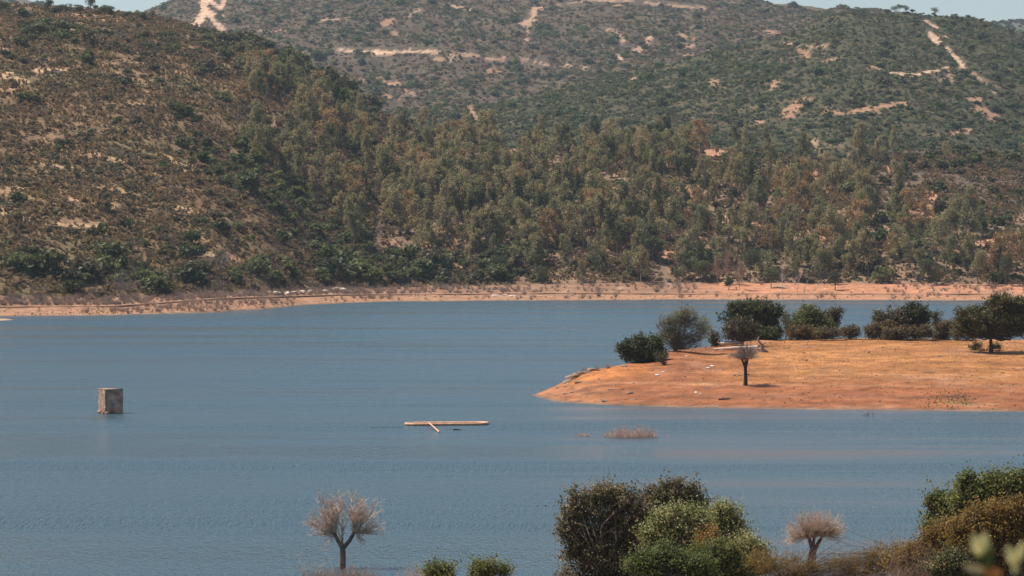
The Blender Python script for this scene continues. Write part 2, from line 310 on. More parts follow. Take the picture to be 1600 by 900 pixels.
for pts, wd, c in [([(733, 156), (735, 172), (745, 186)], 5, org), ([(1445, 33), (1466, 45)], 3.5, pal), ([(1452, 51), (1460, 62), (1464, 68)], 7, pal), ([(1477, 74), (1495, 92), (1506, 108)], 4.5, pal), ([(1520, 114), (1540, 130)], 3.5, tan),
                   ([(1222, 68), (1250, 71), (1290, 73)], 3, tan), ([(1250, 78), (1262, 88)], 7, org), ([(1282, 98), (1315, 90)], 4, tan), ([(1360, 106), (1376, 107)], 7, tan), ([(1380, 120), (1385, 115), (1430, 117), (1480, 108)], 4, pal),
                   ([(1480, 112), (1490, 122)], 8, tan), ([(1230, 172), (1260, 158)], 13, org), ([(1290, 175), (1320, 178), (1380, 165), (1420, 162)], 7, org), ([(1530, 170), (1555, 185)], 14, org), ([(1550, 143), (1575, 150), (1590, 152)], 3.5, tan),
                   ([(1115, 128), (1120, 135)], 7, org), ([(1205, 140), (1212, 130)], 4, org), ([(1270, 220), (1280, 235)], 5, tan), ([(1335, 215), (1345, 228)], 6, tan), ([(1490, 210), (1510, 205)], 8, org), ([(985, 125), (1000, 120)], 3, tan)]:
    stroke(LB, pts, wd*.75, c, .9)
soilpatch = [([(780, 236), (803, 237)], 9), ([(1000, 214), (1030, 240), (1050, 242)], 9), ([(1010, 240), (1055, 240)], 7), ([(850, 285), (845, 295)], 8), ([(1115, 240), (1125, 238)], 8), ([(1235, 275), (1242, 275)], 6), ([(1268, 275), (1280, 283)], 8),
             ([(1322, 283), (1330, 284)], 6), ([(1456, 308), (1456, 330)], 11), ([(1137, 338), (1140, 345)], 10), ([(1068, 300), (1080, 305)], 8), ([(670, 262), (680, 265)], 7), ([(710, 258), (760, 262)], 6), ([(1035, 398), (1070, 395)], 8), ([(1520, 381), (1560, 382)], 6), ([(1100, 393), (1110, 394)], 6),
             ([(715, 400), (725, 402)], 6), ([(660, 408), (690, 412)], 6), ([(355, 400), (365, 404)], 9), ([(1180, 355), (1200, 356)], 7), ([(1250, 365), (1290, 375)], 8), ([(1320, 340), (1325, 345)], 5), ([(1385, 262), (1390, 266)], 5)]
for pts, wd in soilpatch: stroke(LA, pts, wd*1.25, (.40, .205, .115), .95)
for pts, wd in [([(110, 312), (180, 322)], 6), ([(0, 330), (50, 345)], 9), ([(90, 350), (150, 355)], 5), ([(280, 325), (330, 335)], 4), ([(60, 108), (100, 110)], 3), ([(0, 120), (40, 130)], 3), ([(200, 160), (225, 165)], 4), ([(235, 175), (250, 182)], 5), ([(0, 290), (60, 300)], 5),
                ([(290, 55), (300, 58)], 3), ([(300, 390), (380, 410)], 7), ([(30, 250), (110, 262)], 4), ([(250, 240), (290, 262)], 5), ([(150, 240), (200, 256)], 4)]:
    stroke(LA, pts, wd, (.50, .32, .175), .85)
# shore bank, orange where nothing grows
mixc(LK*sst(1050, 1150, GP), (.42, .19, .10)); mixc(LK*sst(.1, .5, n6)*.6, (.30, .2, .14))
mixc((LAY == 'beach')[None]*sst(900, 1100, GP)*1., (.37, .18, .098)); mixc((LAY == 'beach')[None]*sst(.1, .45, n20)*.5, (.34, .22, .14))
mixc((LAY == 'beach')[None]*(rowt[None] < .12), (.20, .13, .085))
# peninsula: red-brown strand, golden grass, orange soil at the point
row = np.clip(GZ/np.maximum(z_c, .3)[:, None], 0, 1)
stz = fbm(GX, GD*3, 22, 5, 61)
mixc(LP*sst(.30, .5, row+.12*stz)*sst(1050, 1230, GP+stz*50), (.33, .142, .05))
mixc(LP*sst(.05, .4, stz)*sst(.45, .7, row)*sst(1100, 1250, GP), (.39, .172, .06)); mixc(LP*sst(.15, .45, -stz)*.7*sst(900, 1200, GP), (.30, .135, .06))
mixc(LP*sst(1000, 880, GP)*.8, (.38, .168, .074)); mixc(LP*sst(.2, .5, n6)*.4, (.38, .2, .12))
mixc(LP*sst(45, 15, dist_px(GP, GY, [(900, 585), (985, 572)], 2.))*.8, (.45, .165, .048))
bnd = vnoise(GZ*3.2+.5*n20+fbm(GX, GD, 3, 2, 5)*.25, GZ*0+3.3, 17)*.6+vnoise(GZ*8+.6*n20, GZ*0+1.3, 18)*.4
mixc(LP*sst(.1, .5, bnd)*.55*(1-.5*sst(.4, .7, row)), (.22, .095, .05)); mixc(LP*sst(.15, .5, -bnd)*.45*(1-.6*sst(.4, .7, row)), (.47, .24, .12))
mixc(LP*sst(.3, .5, fbm(GX, GD, 2.2, 3, 19))*.5*sst(1000, 900, GP), (.17, .085, .05))
mixc(LP*(GZ < .18), (.21, .12, .075))
mixc(LP*sst(14, 4, dist_px(GP, GY, [(1480, 628), (1520, 631)], 3))*.3, (.15, .17, .05))
nc, nr = GD.shape
V = np.stack([GX, GD, GZ], -1).reshape(-1, 3)
ci, ri = np.meshgrid(np.arange(nc-1), np.arange(nr-1), indexing='ij'); i0 = (ci*nr+ri).ravel()
b = Buf(); b.add(V, np.stack([i0, i0+nr, i0+nr+1, i0+1], 1), 0.)
me = b.mesh('ground', M['ground'], True)
ca = me.color_attributes.new('cover', 'FLOAT_COLOR', 'POINT'); cc = np.ones((nc*nr, 4), np.float32); cc[:, :3] = cover.reshape(-1, 3); ca.data.foreach_set('color', cc.ravel())
tag(link('ground', me), kind='structure')
b = Buf(); b.add([(-900, 60, 0), (900, 60, 0), (900, 1150, 0), (-900, 1150, 0)], [[0, 1, 2, 3]], 0.)
tag(link('water', b.mesh('water', M['water'])), kind='structure')
# haze
hm = bpy.data.materials.new('haze'); hm.use_nodes = True; nt = hm.node_tree; nt.nodes.clear()
pv = nt.nodes.new('ShaderNodeVolumePrincipled'); pv.inputs['Density'].default_value = .000042; pv.inputs['Color'].default_value = (.72, .86, 1, 1); pv.inputs['Anisotropy'].default_value = .1
nt.links.new(pv.outputs[0], nt.nodes.new('ShaderNodeOutputMaterial').inputs['Volume'])
x, y0, y1, z0, z1 = 4200, -90, 5600, float(GZ.min())-1, float(GZ.max())+25
b = Buf(); b.add([(-x, y0, z0), (x, y0, z0), (x, y1, z0), (-x, y1, z0), (-x, y0, z1), (x, y0, z1), (x, y1, z1), (-x, y1, z1)],
                 [[3, 2, 1, 0], [4, 5, 6, 7], [0, 1, 5, 4], [1, 2, 6, 5], [2, 3, 7, 6], [3, 0, 4, 7]], 0.)
tag(link('haze', b.mesh('haze', hm)), kind='stuff')

# ------------------------------------------------------------------ looking up the ground
def ground(px, d):
    """world point of the ground in photo column px at distance d"""
    c = np.clip(np.searchsorted(P, px)-1, 0, nc-2); f = (px-P[c])/(P[c+1]-P[c])
    z = np.interp(d, GD[c], GZ[c])*(1-f)+np.interp(d, GD[c+1], GZ[c+1])*f
    return np.array([(px-800)/F*d, d, z])
def at(px, py, layers):
    """point of the ground, on the named stretch, that shows at column px, row py"""
    c = int(np.clip(np.searchsorted(P, px)-1, 0, nc-2)); k = np.where(np.isin(LAY, layers))[0]
    y = YH-F*(GZ[c, k]-H)/GD[c, k]; q_ = np.abs(y-py); m = k[np.where(q_ <= q_.min()+.9)[0][0]]
    return ground(px, GD[c, m])
def sample(layer, n, dens, rng, x0=-150, x1=1750, t0=0., t1=1., bare=True):
    """n tries on a layer, kept with probability dens(px,py); returns px,py and xyz"""
    k = np.where(LAY == layer)[0]
    px = rng.uniform(x0, x1, n); r = k[0]+(len(k)-1)*rng.uniform(t0, t1, n)
    c = np.clip(np.searchsorted(P, px)-1, 0, nc-2); f = (px-P[c])/(P[c+1]-P[c]); r0 = r.astype(int); g = r-r0
    def bl(A): return (A[c, r0]*(1-f)+A[c+1, r0]*f)*(1-g)+(A[c, r0+1]*(1-f)+A[c+1, r0+1]*f)*g
    d_ = bl(GD); z_ = bl(GZ); py = YH-F*(z_-H)/d_
    keep = (rng.random(n) < dens(px, py, d_)) & (rng.random(n) > bl(bare_w)*.86 if bare else True); q = np.stack([(px-800)/F*d_, d_, z_], 1)
    return px[keep], py[keep], q[keep]
def inpoly(px, py, poly):
    r = np.zeros(px.shape, bool); a = poly; j = len(a)-1
    for i in range(len(a)):
        (xi, yi), (xj, yj) = a[i], a[j]
        if yi != yj: r ^= ((yi > py) != (yj > py)) & (px < (xj-xi)*(py-yi)/(yj-yi)+xi)
        j = i
    return r
# ------------------------------------------------------------------ plants
def lobes_pts(lobes, n, rng, shell=.55, under=.25, nz=.13):
    """points through the lobes (cx,cy,cz,rx,ry,rz), most in an outer shell, few on the underside"""
    L_ = np.asarray(lobes, float); w_ = (L_[:, 3]*L_[:, 5]); w_ = w_/w_.sum(); k = rng.choice(len(L_), n, p=w_)
    u = rng.normal(size=(n, 3)); u /= np.linalg.norm(u, axis=1, keepdims=True)
    flip = (u[:, 2] < 0) & (rng.random(n) > under); u[flip, 2] *= -1
    r = shell+(1-shell)*rng.random(n)**.6; r *= 1+nz*rng.normal(size=n)
    return L_[k, :3]+u*L_[k, 3:]*r[:, None], u, k
def crown_buf(lobes, n, size, rng, shell=.55, under=.25, asp=.6, tvar=.22, sprig=0.):
    """leaves through the lobes; sprig > 0 gathers them on short outward shoots of that length, with gaps between"""
    b = Buf()
    if sprig:
        m = n//18; c, u, k = lobes_pts(lobes, m, rng, shell, under, .2); ext = rng.exponential(.55, m)*sprig; j = rng.integers(0, m, n)
        ax = u*.8+rng.normal(0, .45, (m, 3))+[0, 0, .35]; ax /= np.linalg.norm(ax, axis=1, keepdims=True)
        t_ = rng.uniform(-.5, 1., n); p = c[j]+ax[j]*((t_*sprig+ext[j]*(t_ > 0)*t_)[:, None])+rng.normal(0, size*.7, (n, 3)); u = u[j]; k = k[j]; st = rng.normal(0, .12, m)[j]
    else: p, u, k = lobes_pts(lobes, n, rng, shell, under); st = 0
    lt = rng.normal(.5, .12, len(lobes))
    b.leaves(p, size, np.clip(lt[k]+st+rng.normal(0, tvar, n), 0, 1), rng, asp, u, .35)
    return b
def blob_lobes(rng, n, rx, rz, flat=.0, z0=.35):
    """n lobes piled into one rounded uneven crown with its foot at z=0"""
    L_ = []
    for i in range(n):
        a = rng.uniform(0, 6.283); q = rng.uniform(0, .62)**.8; h = rng.uniform(z0, .78)*(1-.35*q)
        s = rng.uniform(.32, .52)
        L_.append((math.cos(a)*q*rx, math.sin(a)*q*rx, h*rz, s*rx, s*rx, s*rz*.62+.0))
    return L_
def shrub_mesh(name, mat, rng, n=260, size=.22, lob=7, rx=.5, rz=.75):
    return crown_buf(blob_lobes(rng, lob, rx, rz, z0=.2), n, size, rng, .5, .35).mesh(name, mat)
rg = np.random.default_rng(11)
SH = {k: [shrub_mesh('shrub', M[k], rg, 420, .16, 10) for _ in range(4)] for k in ('dark', 'green', 'olive', 'brush', 'blueg')}
LOW = {k: [shrub_mesh('scrub', M[k], rg, 60, .26, 4) for _ in range(4)] for k in ('olive', 'brush', 'green', 'blueg')}
def spray_segs(rng, n, h, spread, r0=.012, sub=3, lean=0.):
    """bare shoots rising from one foot, each with side twigs"""
    S_ = []
    for i in range(n):
        a = rng.uniform(0, 6.283); q = rng.uniform(.1, 1)*spread; L_ = h*rng.uniform(.55, 1)
        p = np.array([math.cos(a)*q*.12, math.sin(a)*q*.12, 0.]); d_ = np.array([math.cos(a)*q+lean, math.sin(a)*q, 1.]); d_ /= np.linalg.norm(d_)
        for k in range(3):
            e = p+d_*L_/3; S_.append((*p, *e, r0*(1-k*.28), r0*(1-(k+1)*.28)))
            for _ in range(sub):
                f = rng.random(); b0 = p+(e-p)*f; dv = d_+rng.normal(0, .55, 3); dv[2] = abs(dv[2]); dv /= np.linalg.norm(dv)
                S_.append((*b0, *(b0+dv*L_*rng.uniform(.12, .3)), r0*.5, r0*.25))
            p = e; d_ = d_+rng.normal(0, .16, 3); d_ /= np.linalg.norm(d_)
    return S_
def bare_mesh(name, mat, rng, n, h, spread, r0, sub=3, sides=3):
    b = Buf(); b.tubes(spray_segs(rng, n, h, spread, r0, sub), sides); return b.mesh(name, mat)
BARE = [bare_mesh('bare_shrub', M['greytwig'], rg, 26, 1., .9, .012, 4) for _ in range(3)]
BAREP = [bare_mesh('bare_shrub', M['twig'], rg, 26, 1., .9, .012, 4) for _ in range(3)]

def euc_variant(rng, mat, dense=1.):
    """unit-height eucalyptus: slender trunk, ascending limbs, drooping clumps; returns trunk and crown meshes"""
    segs = []; p = np.array([0, 0, -.04]); d_ = np.array([rng.normal(0, .03), rng.normal(0, .03), 1.]); pts = [p]
    for k in range(6):
        e = p+d_*.16; segs.append((*p, *e, .017*(1-k*.14), .017*(1-(k+1)*.14))); p = e; pts.append(p); d_ = d_+rng.normal(0, .09, 3)*[1, 1, .2]
    L_ = []; n = rng.integers(11, 16); wd = rng.uniform(.17, .27)
    for k in range(n):
        h = .26+.66*(k+.5)/n+rng.normal(0, .02); t_ = np.interp(h, [q[2] for q in pts], [q[0] for q in pts]), np.interp(h, [q[2] for q in pts], [q[1] for q in pts])
        env = wd*math.sin(min(1, (1.04-h)/.75)*math.pi*.62)**.8; a = rng.uniform(0, 6.28); q = env*rng.uniform(.3, .95)
        c = np.array([t_[0]+math.cos(a)*q, t_[1]+math.sin(a)*q, h]); s = rng.uniform(.065, .105)*(.75+env*2.)
        L_.append((*c, s, s, s*rng.uniform(1., 1.5))); b0 = np.array([t_[0], t_[1], h-.1]); segs.append((*b0, *c, .006, .003))
    tb = Buf(); tb.tubes(segs, 5)
    return tb.mesh('trunk', M['euc_bark'], True), crown_buf(L_, int(1700*dense), .046, rng, .1, .7, .5, .25).mesh('crown', mat)
EUC = [euc_variant(rg, M['euc'], rg.uniform(.7, 1.1)) for _ in range(7)]+[euc_variant(rg, M['euc_rust'], .8)]+[euc_variant(rg, M['dark'], 1.1)]

def stuff(name, label, pts, scl, rot, idx, meshes, cat=None):
    """many uncountable plants: ONE object, its points dressed by geometry nodes"""
    src = bpy.data.collections.new(name+'_kinds')
    for i, mm in enumerate(meshes):
        mm = mm if isinstance(mm, tuple) else (mm,)
        if len(mm) == 1: src.objects.link(bpy.data.objects.new('%02d_%s' % (i, name), mm[0]))
        else:
            me_ = bpy.data.meshes.new(name); import bmesh; bm = bmesh.new(); bm.from_mesh(mm[0]); n0 = len(bm.faces); bm.from_mesh(mm[1]); bm.faces.ensure_lookup_table()
            for k, f in enumerate(bm.faces): f.material_index = 0 if k < n0 else 1
            bm.to_mesh(me_); bm.free(); me_.materials.append(mm[0].materials[0]); me_.materials.append(mm[1].materials[0])
            src.objects.link(bpy.data.objects.new('%02d_%s' % (i, name), me_))
    me_ = bpy.data.meshes.new(name); n = len(pts); me_.vertices.add(n); me_.vertices.foreach_set('co', np.asarray(pts, np.float32).ravel())
    for an, ty, v in (('scl', 'FLOAT_VECTOR', scl), ('rot', 'FLOAT_VECTOR', rot)):
        a = me_.attributes.new(an, ty, 'POINT'); a.data.foreach_set('vector', np.asarray(v, np.float32).ravel())
    a = me_.attributes.new('pick', 'INT', 'POINT'); a.data.foreach_set('value', np.asarray(idx, np.int32))
    ob = link(name, me_); tag(ob, label, cat, kind='stuff')
    ng = bpy.data.node_groups.new(name, 'GeometryNodeTree')
    ng.interface.new_socket('Geometry', in_out='INPUT', socket_type='NodeSocketGeometry'); ng.interface.new_socket('Geometry', in_out='OUTPUT', socket_type='NodeSocketGeometry')
    gi = ng.nodes.new('NodeGroupInput'); go = ng.nodes.new('NodeGroupOutput'); ins = ng.nodes.new('GeometryNodeInstanceOnPoints'); ci_ = ng.nodes.new('GeometryNodeCollectionInfo')
    ci_.inputs['Collection'].default_value = src; ci_.inputs['Separate Children'].default_value = True; ci_.inputs['Reset Children'].default_value = True; ins.inputs['Pick Instance'].default_value = True
    def at_(nm, ty):
        q = ng.nodes.new('GeometryNodeInputNamedAttribute'); q.data_type = ty; q.inputs['Name'].default_value = nm; return q.outputs['Attribute']
    er = ng.nodes.new('FunctionNodeEulerToRotation'); l = ng.links.new
    l(gi.outputs[0], ins.inputs['Points']); l(ci_.outputs[0], ins.inputs['Instance']); l(at_('pick', 'INT'), ins.inputs['Instance Index'])
    l(at_('rot', 'FLOAT_VECTOR'), er.inputs[0]); l(er.outputs[0], ins.inputs['Rotation']); l(at_('scl', 'FLOAT_VECTOR'), ins.inputs['Scale']); l(ins.outputs[0], go.inputs[0])
    ob.modifiers.new('dress', 'NODES').node_group = ng
    return ob
def rots(n, rng, tilt=.08): return np.stack([rng.normal(0, tilt, n), rng.normal(0, tilt, n), rng.uniform(0, 6.283, n)], 1)
def scls(s, rng, f=(.6, .9)): return np.stack([s*rng.uniform(.9, 1.25, len(s)), s*rng.uniform(.9, 1.25, len(s)), s*rng.uniform(*f, len(s))], 1)

def tuft_mesh(rng, mat, wd=.03):
    b = Buf(); n = 40; a = rng.uniform(0, 6.28, n); q_ = rng.uniform(.05, .45, n); h = rng.uniform(.4, 1, n)
    p0 = np.stack([np.cos(a)*q_*.3, np.sin(a)*q_*.3, a*0], 1); p1 = np.stack([np.cos(a)*q_, np.sin(a)*q_, h], 1); sd = np.stack([-np.sin(a), np.cos(a), a*0], 1)*wd
    b.add(np.stack([p0-sd, p0+sd, p1+sd*.2, p1-sd*.2], 1), np.arange(n*4).reshape(-1, 4), np.repeat(rng.random(n), 4)); return b.mesh('tuft', mat)
# ---- the eucalyptus wood on the middle hill
rw = np.random.default_rng(23)
def d_wood(px, py, d):
    left = np.interp(py, [100, 150, 250, 285, 325, 385, 400, 440], [372, 388, 398, 430, 500, 560, 640, 800])
    den = sst(-14, 14, px-left+8*np.sin(py*.3))
    den = den*sst(34, 52, py-np.interp(px, P, yA)+60*sst(600, 680, px))
    den = den*np.where(py > 430, sst(446, 434, py)*sst(860, 900, px), 1.)
    den = den*np.where((py > 395) & (px < 760), .35, 1)
    moor = sst(1330, 1420, px)*sst(350, 320, py); den = den*(1-.93*moor)
    right = sst(960, 1120, px); den = den*(1-.6*right)
    low = sst(1100, 1200, px)*sst(375, 345, py)*sst(300, 320, py); den = den*(1-.35*low)
    cl = fbm(px, py*2., 60, 3, 91); den = den*np.clip(.8+1.7*cl, .06, 1.1)
    for pts, wd in soilpatch:
        q = np.array(pts, float).mean(0); dd_ = np.hypot(px-q[0], (py-q[1]-8)*1.1); den = den*sst(wd*.9, wd*2.1, dd_)
    return np.clip(den, 0, 1)*.9
px, py, q = sample('A', 3000, d_wood, rw, 300, 1720)
keep = np.ones(len(px), bool)
order = np.argsort(q[:, 1]); ht = np.clip(rw.normal(12.2, 3., len(px)), 5, 19)
kind = rw.choice(9, len(px), p=[.12]*7+[.08, .08])
# the ones that show largest: nearest the camera
inv = (px > 0) & (px < 1600); show = np.argsort(-(ht/q[:, 1])*inv)[:295]
showm = np.zeros(len(px), bool); showm[show] = True
def zone_w(x_, y_):
    v = ['on the crest', 'just below the crest', 'high up', 'halfway up', 'below the middle', 'low down', 'at the foot'][int(np.searchsorted([235, 262, 295, 335, 375, 415], y_))]
    h = ['by the upper gully', 'by the lower gully', 'left of mid wood', 'above the bright shore shrub', 'behind the point\'s tip', 'above the middle shore', 'left of the leafless clump', 'behind the leafless clump', 'behind the mast-like tree', 'above the orange bank tree', 'by the brown moor', 'at the right edge'][int(np.searchsorted([470, 560, 650, 760, 850, 950, 1060, 1170, 1260, 1360, 1480], x_))]
    return v+' '+h
kn = {0: 'olive', 1: 'loose-crowned', 2: 'grey olive', 3: 'ragged', 4: 'dense olive', 5: 'thin-crowned', 6: 'pale olive', 7: 'rusty brown', 8: 'dark green'}
for i in show:
    e = link('eucalyptus_tree', None, loc=q[i]-[0, 0, .3], rot=rw.uniform(0, 6.28), scl=(ht[i]*1.08, ht[i]*1.08, ht[i]))
    sz = 'tall' if ht[i] > 12.5 else 'short' if ht[i] < 10.3 else 'slender'
    tag(e, '%s %s eucalyptus %s' % (sz, kn.get(int(kind[i]), 'olive'), zone_w(px[i], py[i])), 'tree', 'eucalyptus trees of the hillside wood')
    link('trunk', EUC[kind[i]][0], e); link('crown', EUC[kind[i]][1], e)
r_ = ~showm; n = r_.sum()
stuff('eucalyptus_wood', 'mass of olive eucalyptus trees covering the middle hill', q[r_]-[0, 0, .3], np.stack([ht[r_]*1.08]*2+[ht[r_]], 1), rots(n, rw, .03), kind[r_], EUC, 'wood')

# ---- shrubs of hill A
rs = np.random.default_rng(31)
gpts = [(250, 70), (330, 75), (420, 85), (480, 120), (560, 160)]
def d_green(px, py, d):
    a = sst(42, 22, dist_px(px, py, [(370, 75), (420, 95), (470, 125), (560, 165)]))                     # dark knoll on the ridge
    b_ = sst(46, 16, dist_px(px, py, [(300, 215), (360, 265), (420, 300), (520, 360), (580, 410)]))
    c = .55*sst(26, 8, dist_px(px, py, [(0, 425), (100, 425), (220, 430), (320, 430), (430, 430), (560, 425)], 1.))
    e = sst(22, 8, dist_px(px, py, [(40, 50), (140, 60), (240, 78), (330, 70)]))*.6
    g = .06*(px < 620)+.10*sst(300, 360, py)*(px < 620)+.05*sst(1350, 1450, px)+.06*(px > 620)
    g2 = sst(380, 420, py)*sst(560, 640, px)*sst(900, 800, px)*.5
    return np.clip(np.maximum.reduce([a*.9, b_*.8, c*.95, e, g, g2]), 0, 1)
px, py, q = sample('A', 9500, d_green, rs, -140, 1740)
nn = len(px); s = rs.lognormal(math.log(4.2), .36, nn)*np.where(py > 405, 1.35, 1)*np.where((px > 380) & (py < 190), 1.3, 1)
gz = d_green(px, py, None); bright = dist_px(px, py, [(340, 265), (420, 300), (560, 400)]) < 45
kk = np.where(bright & (rs.random(nn) < .7), 1, rs.choice([0, 1, 2], nn, p=[.42, .33, .25]))
inv = (px > 0) & (px < 1600); show = np.argsort(-(s/q[:, 1])*inv)[:290]; sm = np.zeros(nn, bool); sm[show] = True
keys = ['dark', 'green', 'olive']; words = ['dark green', 'bright green', 'dull olive']
def zone_s(x_, y_):
    v = ['on the ridge', 'high up', 'above the middle', 'halfway up', 'below the middle', 'low down', 'just above the shore row', 'in the shore row'][int(np.searchsorted([95, 150, 205, 270, 330, 380, 412], y_))]
    h = ['at the left edge', 'left of the block', 'above the block', 'right of the block', 'left of the bend', 'above the track bend', 'left of the white rocks', 'above the white rocks', 'by the lower gully', 'above the boom', 'above the bright shore shrub', 'behind the point\'s tip', 'left of the leafless clump', 'behind the leafless clump', 'above the orange bank', 'by the brown moor'][int(np.searchsorted([50, 120, 200, 260, 320, 380, 430, 500, 580, 680, 800, 950, 1080, 1220, 1380], x_))]
    return v+' '+h
for i in show:
    v = rs.integers(0, 4); o = link('shrub', SH[keys[kk[i]]][v], loc=q[i]-[0, 0, .15], rot=rs.uniform(0, 6.28), scl=(s[i]*rs.uniform(1, 1.3), s[i]*rs.uniform(1, 1.3), s[i]*rs.uniform(.75, 1.05)))
    z = 'large ' if s[i] > 5.4 else 'small ' if s[i] < 4.3 else 'round '
    tag(o, z+words[kk[i]]+' shrub '+zone_s(px[i], py[i]), 'shrub', 'shrubs scattered over the near hillsides')
r_ = ~sm
stuff('hillside_shrubs', 'many small green shrubs dotted over the near hillsides', q[r_]-[0, 0, .15], scls(s[r_], rs, (.7, 1.)), rots(r_.sum(), rs), kk[r_]*4+rs.integers(0, 4, r_.sum()), SH['dark']+SH['green']+SH['olive'], 'shrubs')
px, py, q = sample('A', 2600, lambda a, b_, c: .9*sst(30, 10, dist_px(a, b_, [(0, 435), (560, 435)]))*(a < 640)+.06*(a < 640)+.08*(b_ > 420), rs, -140, 1740); nn = len(px)
stuff('grey_brush', 'grey leafless brush between the green shrubs of the shore row', q, scls(rs.lognormal(math.log(3.), .3, nn), rs, (.6, .9)), rots(nn, rs, .1), rs.integers(0, 3, nn), BARE, 'brush')
# low dry scrub between them
def d_low(px, py, d): return np.clip(.7+.9*fbm(px, py*3, 40, 4, 71)-.25*(px > 640), .03, 1)
bare_w = np.maximum(bare_w, LA*np.clip(sst(.22, .36, nst)*(1-.6*wood)+sst(.3, .42, fbm(GX, GD, 9, 4, 53))*.9, 0, 1)*.62)
px, py, q = sample('A', 120000, d_low, rs, -140, 1740); nn = len(px); s = rs.lognormal(math.log(1.6), .35, nn)
pk = np.where(fbm(q[:, 0], q[:, 1], 45, 3, 73)+rs.normal(0, .35, nn) > .12, rs.integers(0, 4, nn), rs.integers(4, 8, nn))
stuff('dry_scrub', 'low brown and olive scrub covering the near hills', q-[0, 0, .1], scls(s, rs, (.6, 1.05)), rots(nn, rs, .1), pk, LOW['olive']+LOW['brush'], 'scrub')
px, py, q = sample('A', 90000, lambda a, b_, c: np.clip(.35+1.5*fbm(a, b_*3, 50, 4, 75)-.3*(a > 640), .04, 1), rs, -140, 1740, bare=False); nn = len(px); s = rs.lognormal(math.log(.95), .35, nn)
M['hillgrass'] = leaf_mat('hill_grass', (.16, .108, .052), (.28, .19, .092), (.42, .285, .135), .4, rnd=.8)
HG = [tuft_mesh(rg, M['hillgrass'], .10) for _ in range(4)]
stuff('hill_grass', 'dry straw-coloured grass between the scrub of the near hills', q, scls(s, rs, (.7, 1.3)), rots(nn, rs, .15), rs.integers(0, 4, nn), HG, 'grass')
# ---- hill B and C shrubs
def d_B(px, py, d):
    g = .35+.55*fbm(px, py*2, 70, 4, 81); top = sst(900, 1300, px)*sst(150, 60, py)*sst(1480, 1420, px); g = g*(1-.6*top)
    return np.clip(g+.25*sst(160, 210, py), .05, 1)
trackd = lambda px, py: np.minimum.reduce([dist_px(px, py, t_) for t_ in ([(733, 156), (735, 172), (745, 186)], [(1445, 33), (1466, 45)], [(1452, 51), (1464, 68)], [(1477, 74), (1506, 108)], [(1520, 114), (1540, 130)])])
def d_B2(px, py, d): return d_B(px, py, d)*(trackd(px, py) > 6)
px, py, q = sample('B', 9500, d_B2, rs, -100, 1720); nn = len(px); s = rs.lognormal(math.log(4.0), .4, nn)
stuff('maquis_shrubs', 'dark bushes spotted over the domed hill behind the wood', q-[0, 0, .2], scls(s, rs, (.6, .9)), rots(nn, rs), rs.choice(12, nn), SH['blueg']+SH['green']+SH['blueg'][:2]+SH['olive'][:2], 'shrubs')
px, py, q = sample('B', 56000, lambda a, b_, c: .8*(trackd(a, b_) > 4), rs, -100, 1720); nn = len(px); s = rs.lognormal(math.log(2.6), .35, nn)
stuff('maquis_scrub', 'low green and brown scrub on the domed hill', q-[0, 0, .1], scls(s, rs, (.5, .8)), rots(nn, rs), rs.choice(12, nn), LOW['olive']+LOW['blueg']+LOW['green'], 'scrub')
farpatch = [[(318, 6), (322, 20), (310, 38)], [(352, 0), (345, 12), (330, 4)], [(328, 24), (346, 46)], [(530, 78), (680, 80)], [(760, 91), (855, 102)], [(600, 38), (612, 33)], [(836, 15), (820, 38)], [(957, 88), (970, 91)], [(870, 8), (990, 2), (1100, 14)]]
def d_C(px, py, d):
    g = .32+.6*fbm(px, py*2.5, 80, 4, 85); m = np.minimum.reduce([dist_px(px, py, t_) for t_ in farpatch]); return np.clip(g+.3*sst(70, 140, py), .04, 1)*(m > 6)
px, py, q = sample('C', 9000, d_C, rs, 150, 1500); nn = len(px); s = rs.lognormal(math.log(5.0), .4, nn)
stuff('far_hill_shrubs', 'dark oaks and bushes spotted over the farthest hill', q-[0, 0, .2], scls(s, rs, (.6, .95)), rots(nn, rs), rs.choice(8, nn), SH['blueg']+SH['green'], 'shrubs')
px, py, q = sample('C', 55000, lambda a, b_, c: .7*(np.minimum.reduce([dist_px(a, b_, t_) for t_ in farpatch]) > 5), rs, 150, 1500); nn = len(px); s = rs.lognormal(math.log(3.4), .35, nn)
stuff('far_hill_scrub', 'low brown scrub on the farthest hill', q-[0, 0, .1], scls(s, rs, (.45, .7)), rots(nn, rs), rs.choice(12, nn), LOW['brush']+LOW['brush']+LOW['blueg'], 'scrub')
px, py, q = sample('D', 1800, lambda a, b_, c: .8+a*0, rs, -100, 1720, .5, 1.); nn = len(px); s = rs.lognormal(math.log(8.), .3, nn)
stuff('distant_wood', 'bluish wood on the most distant ridge', q, scls(s, rs, (.6, .8)), rots(nn, rs), rs.choice(4, nn), SH['blueg'], 'wood')

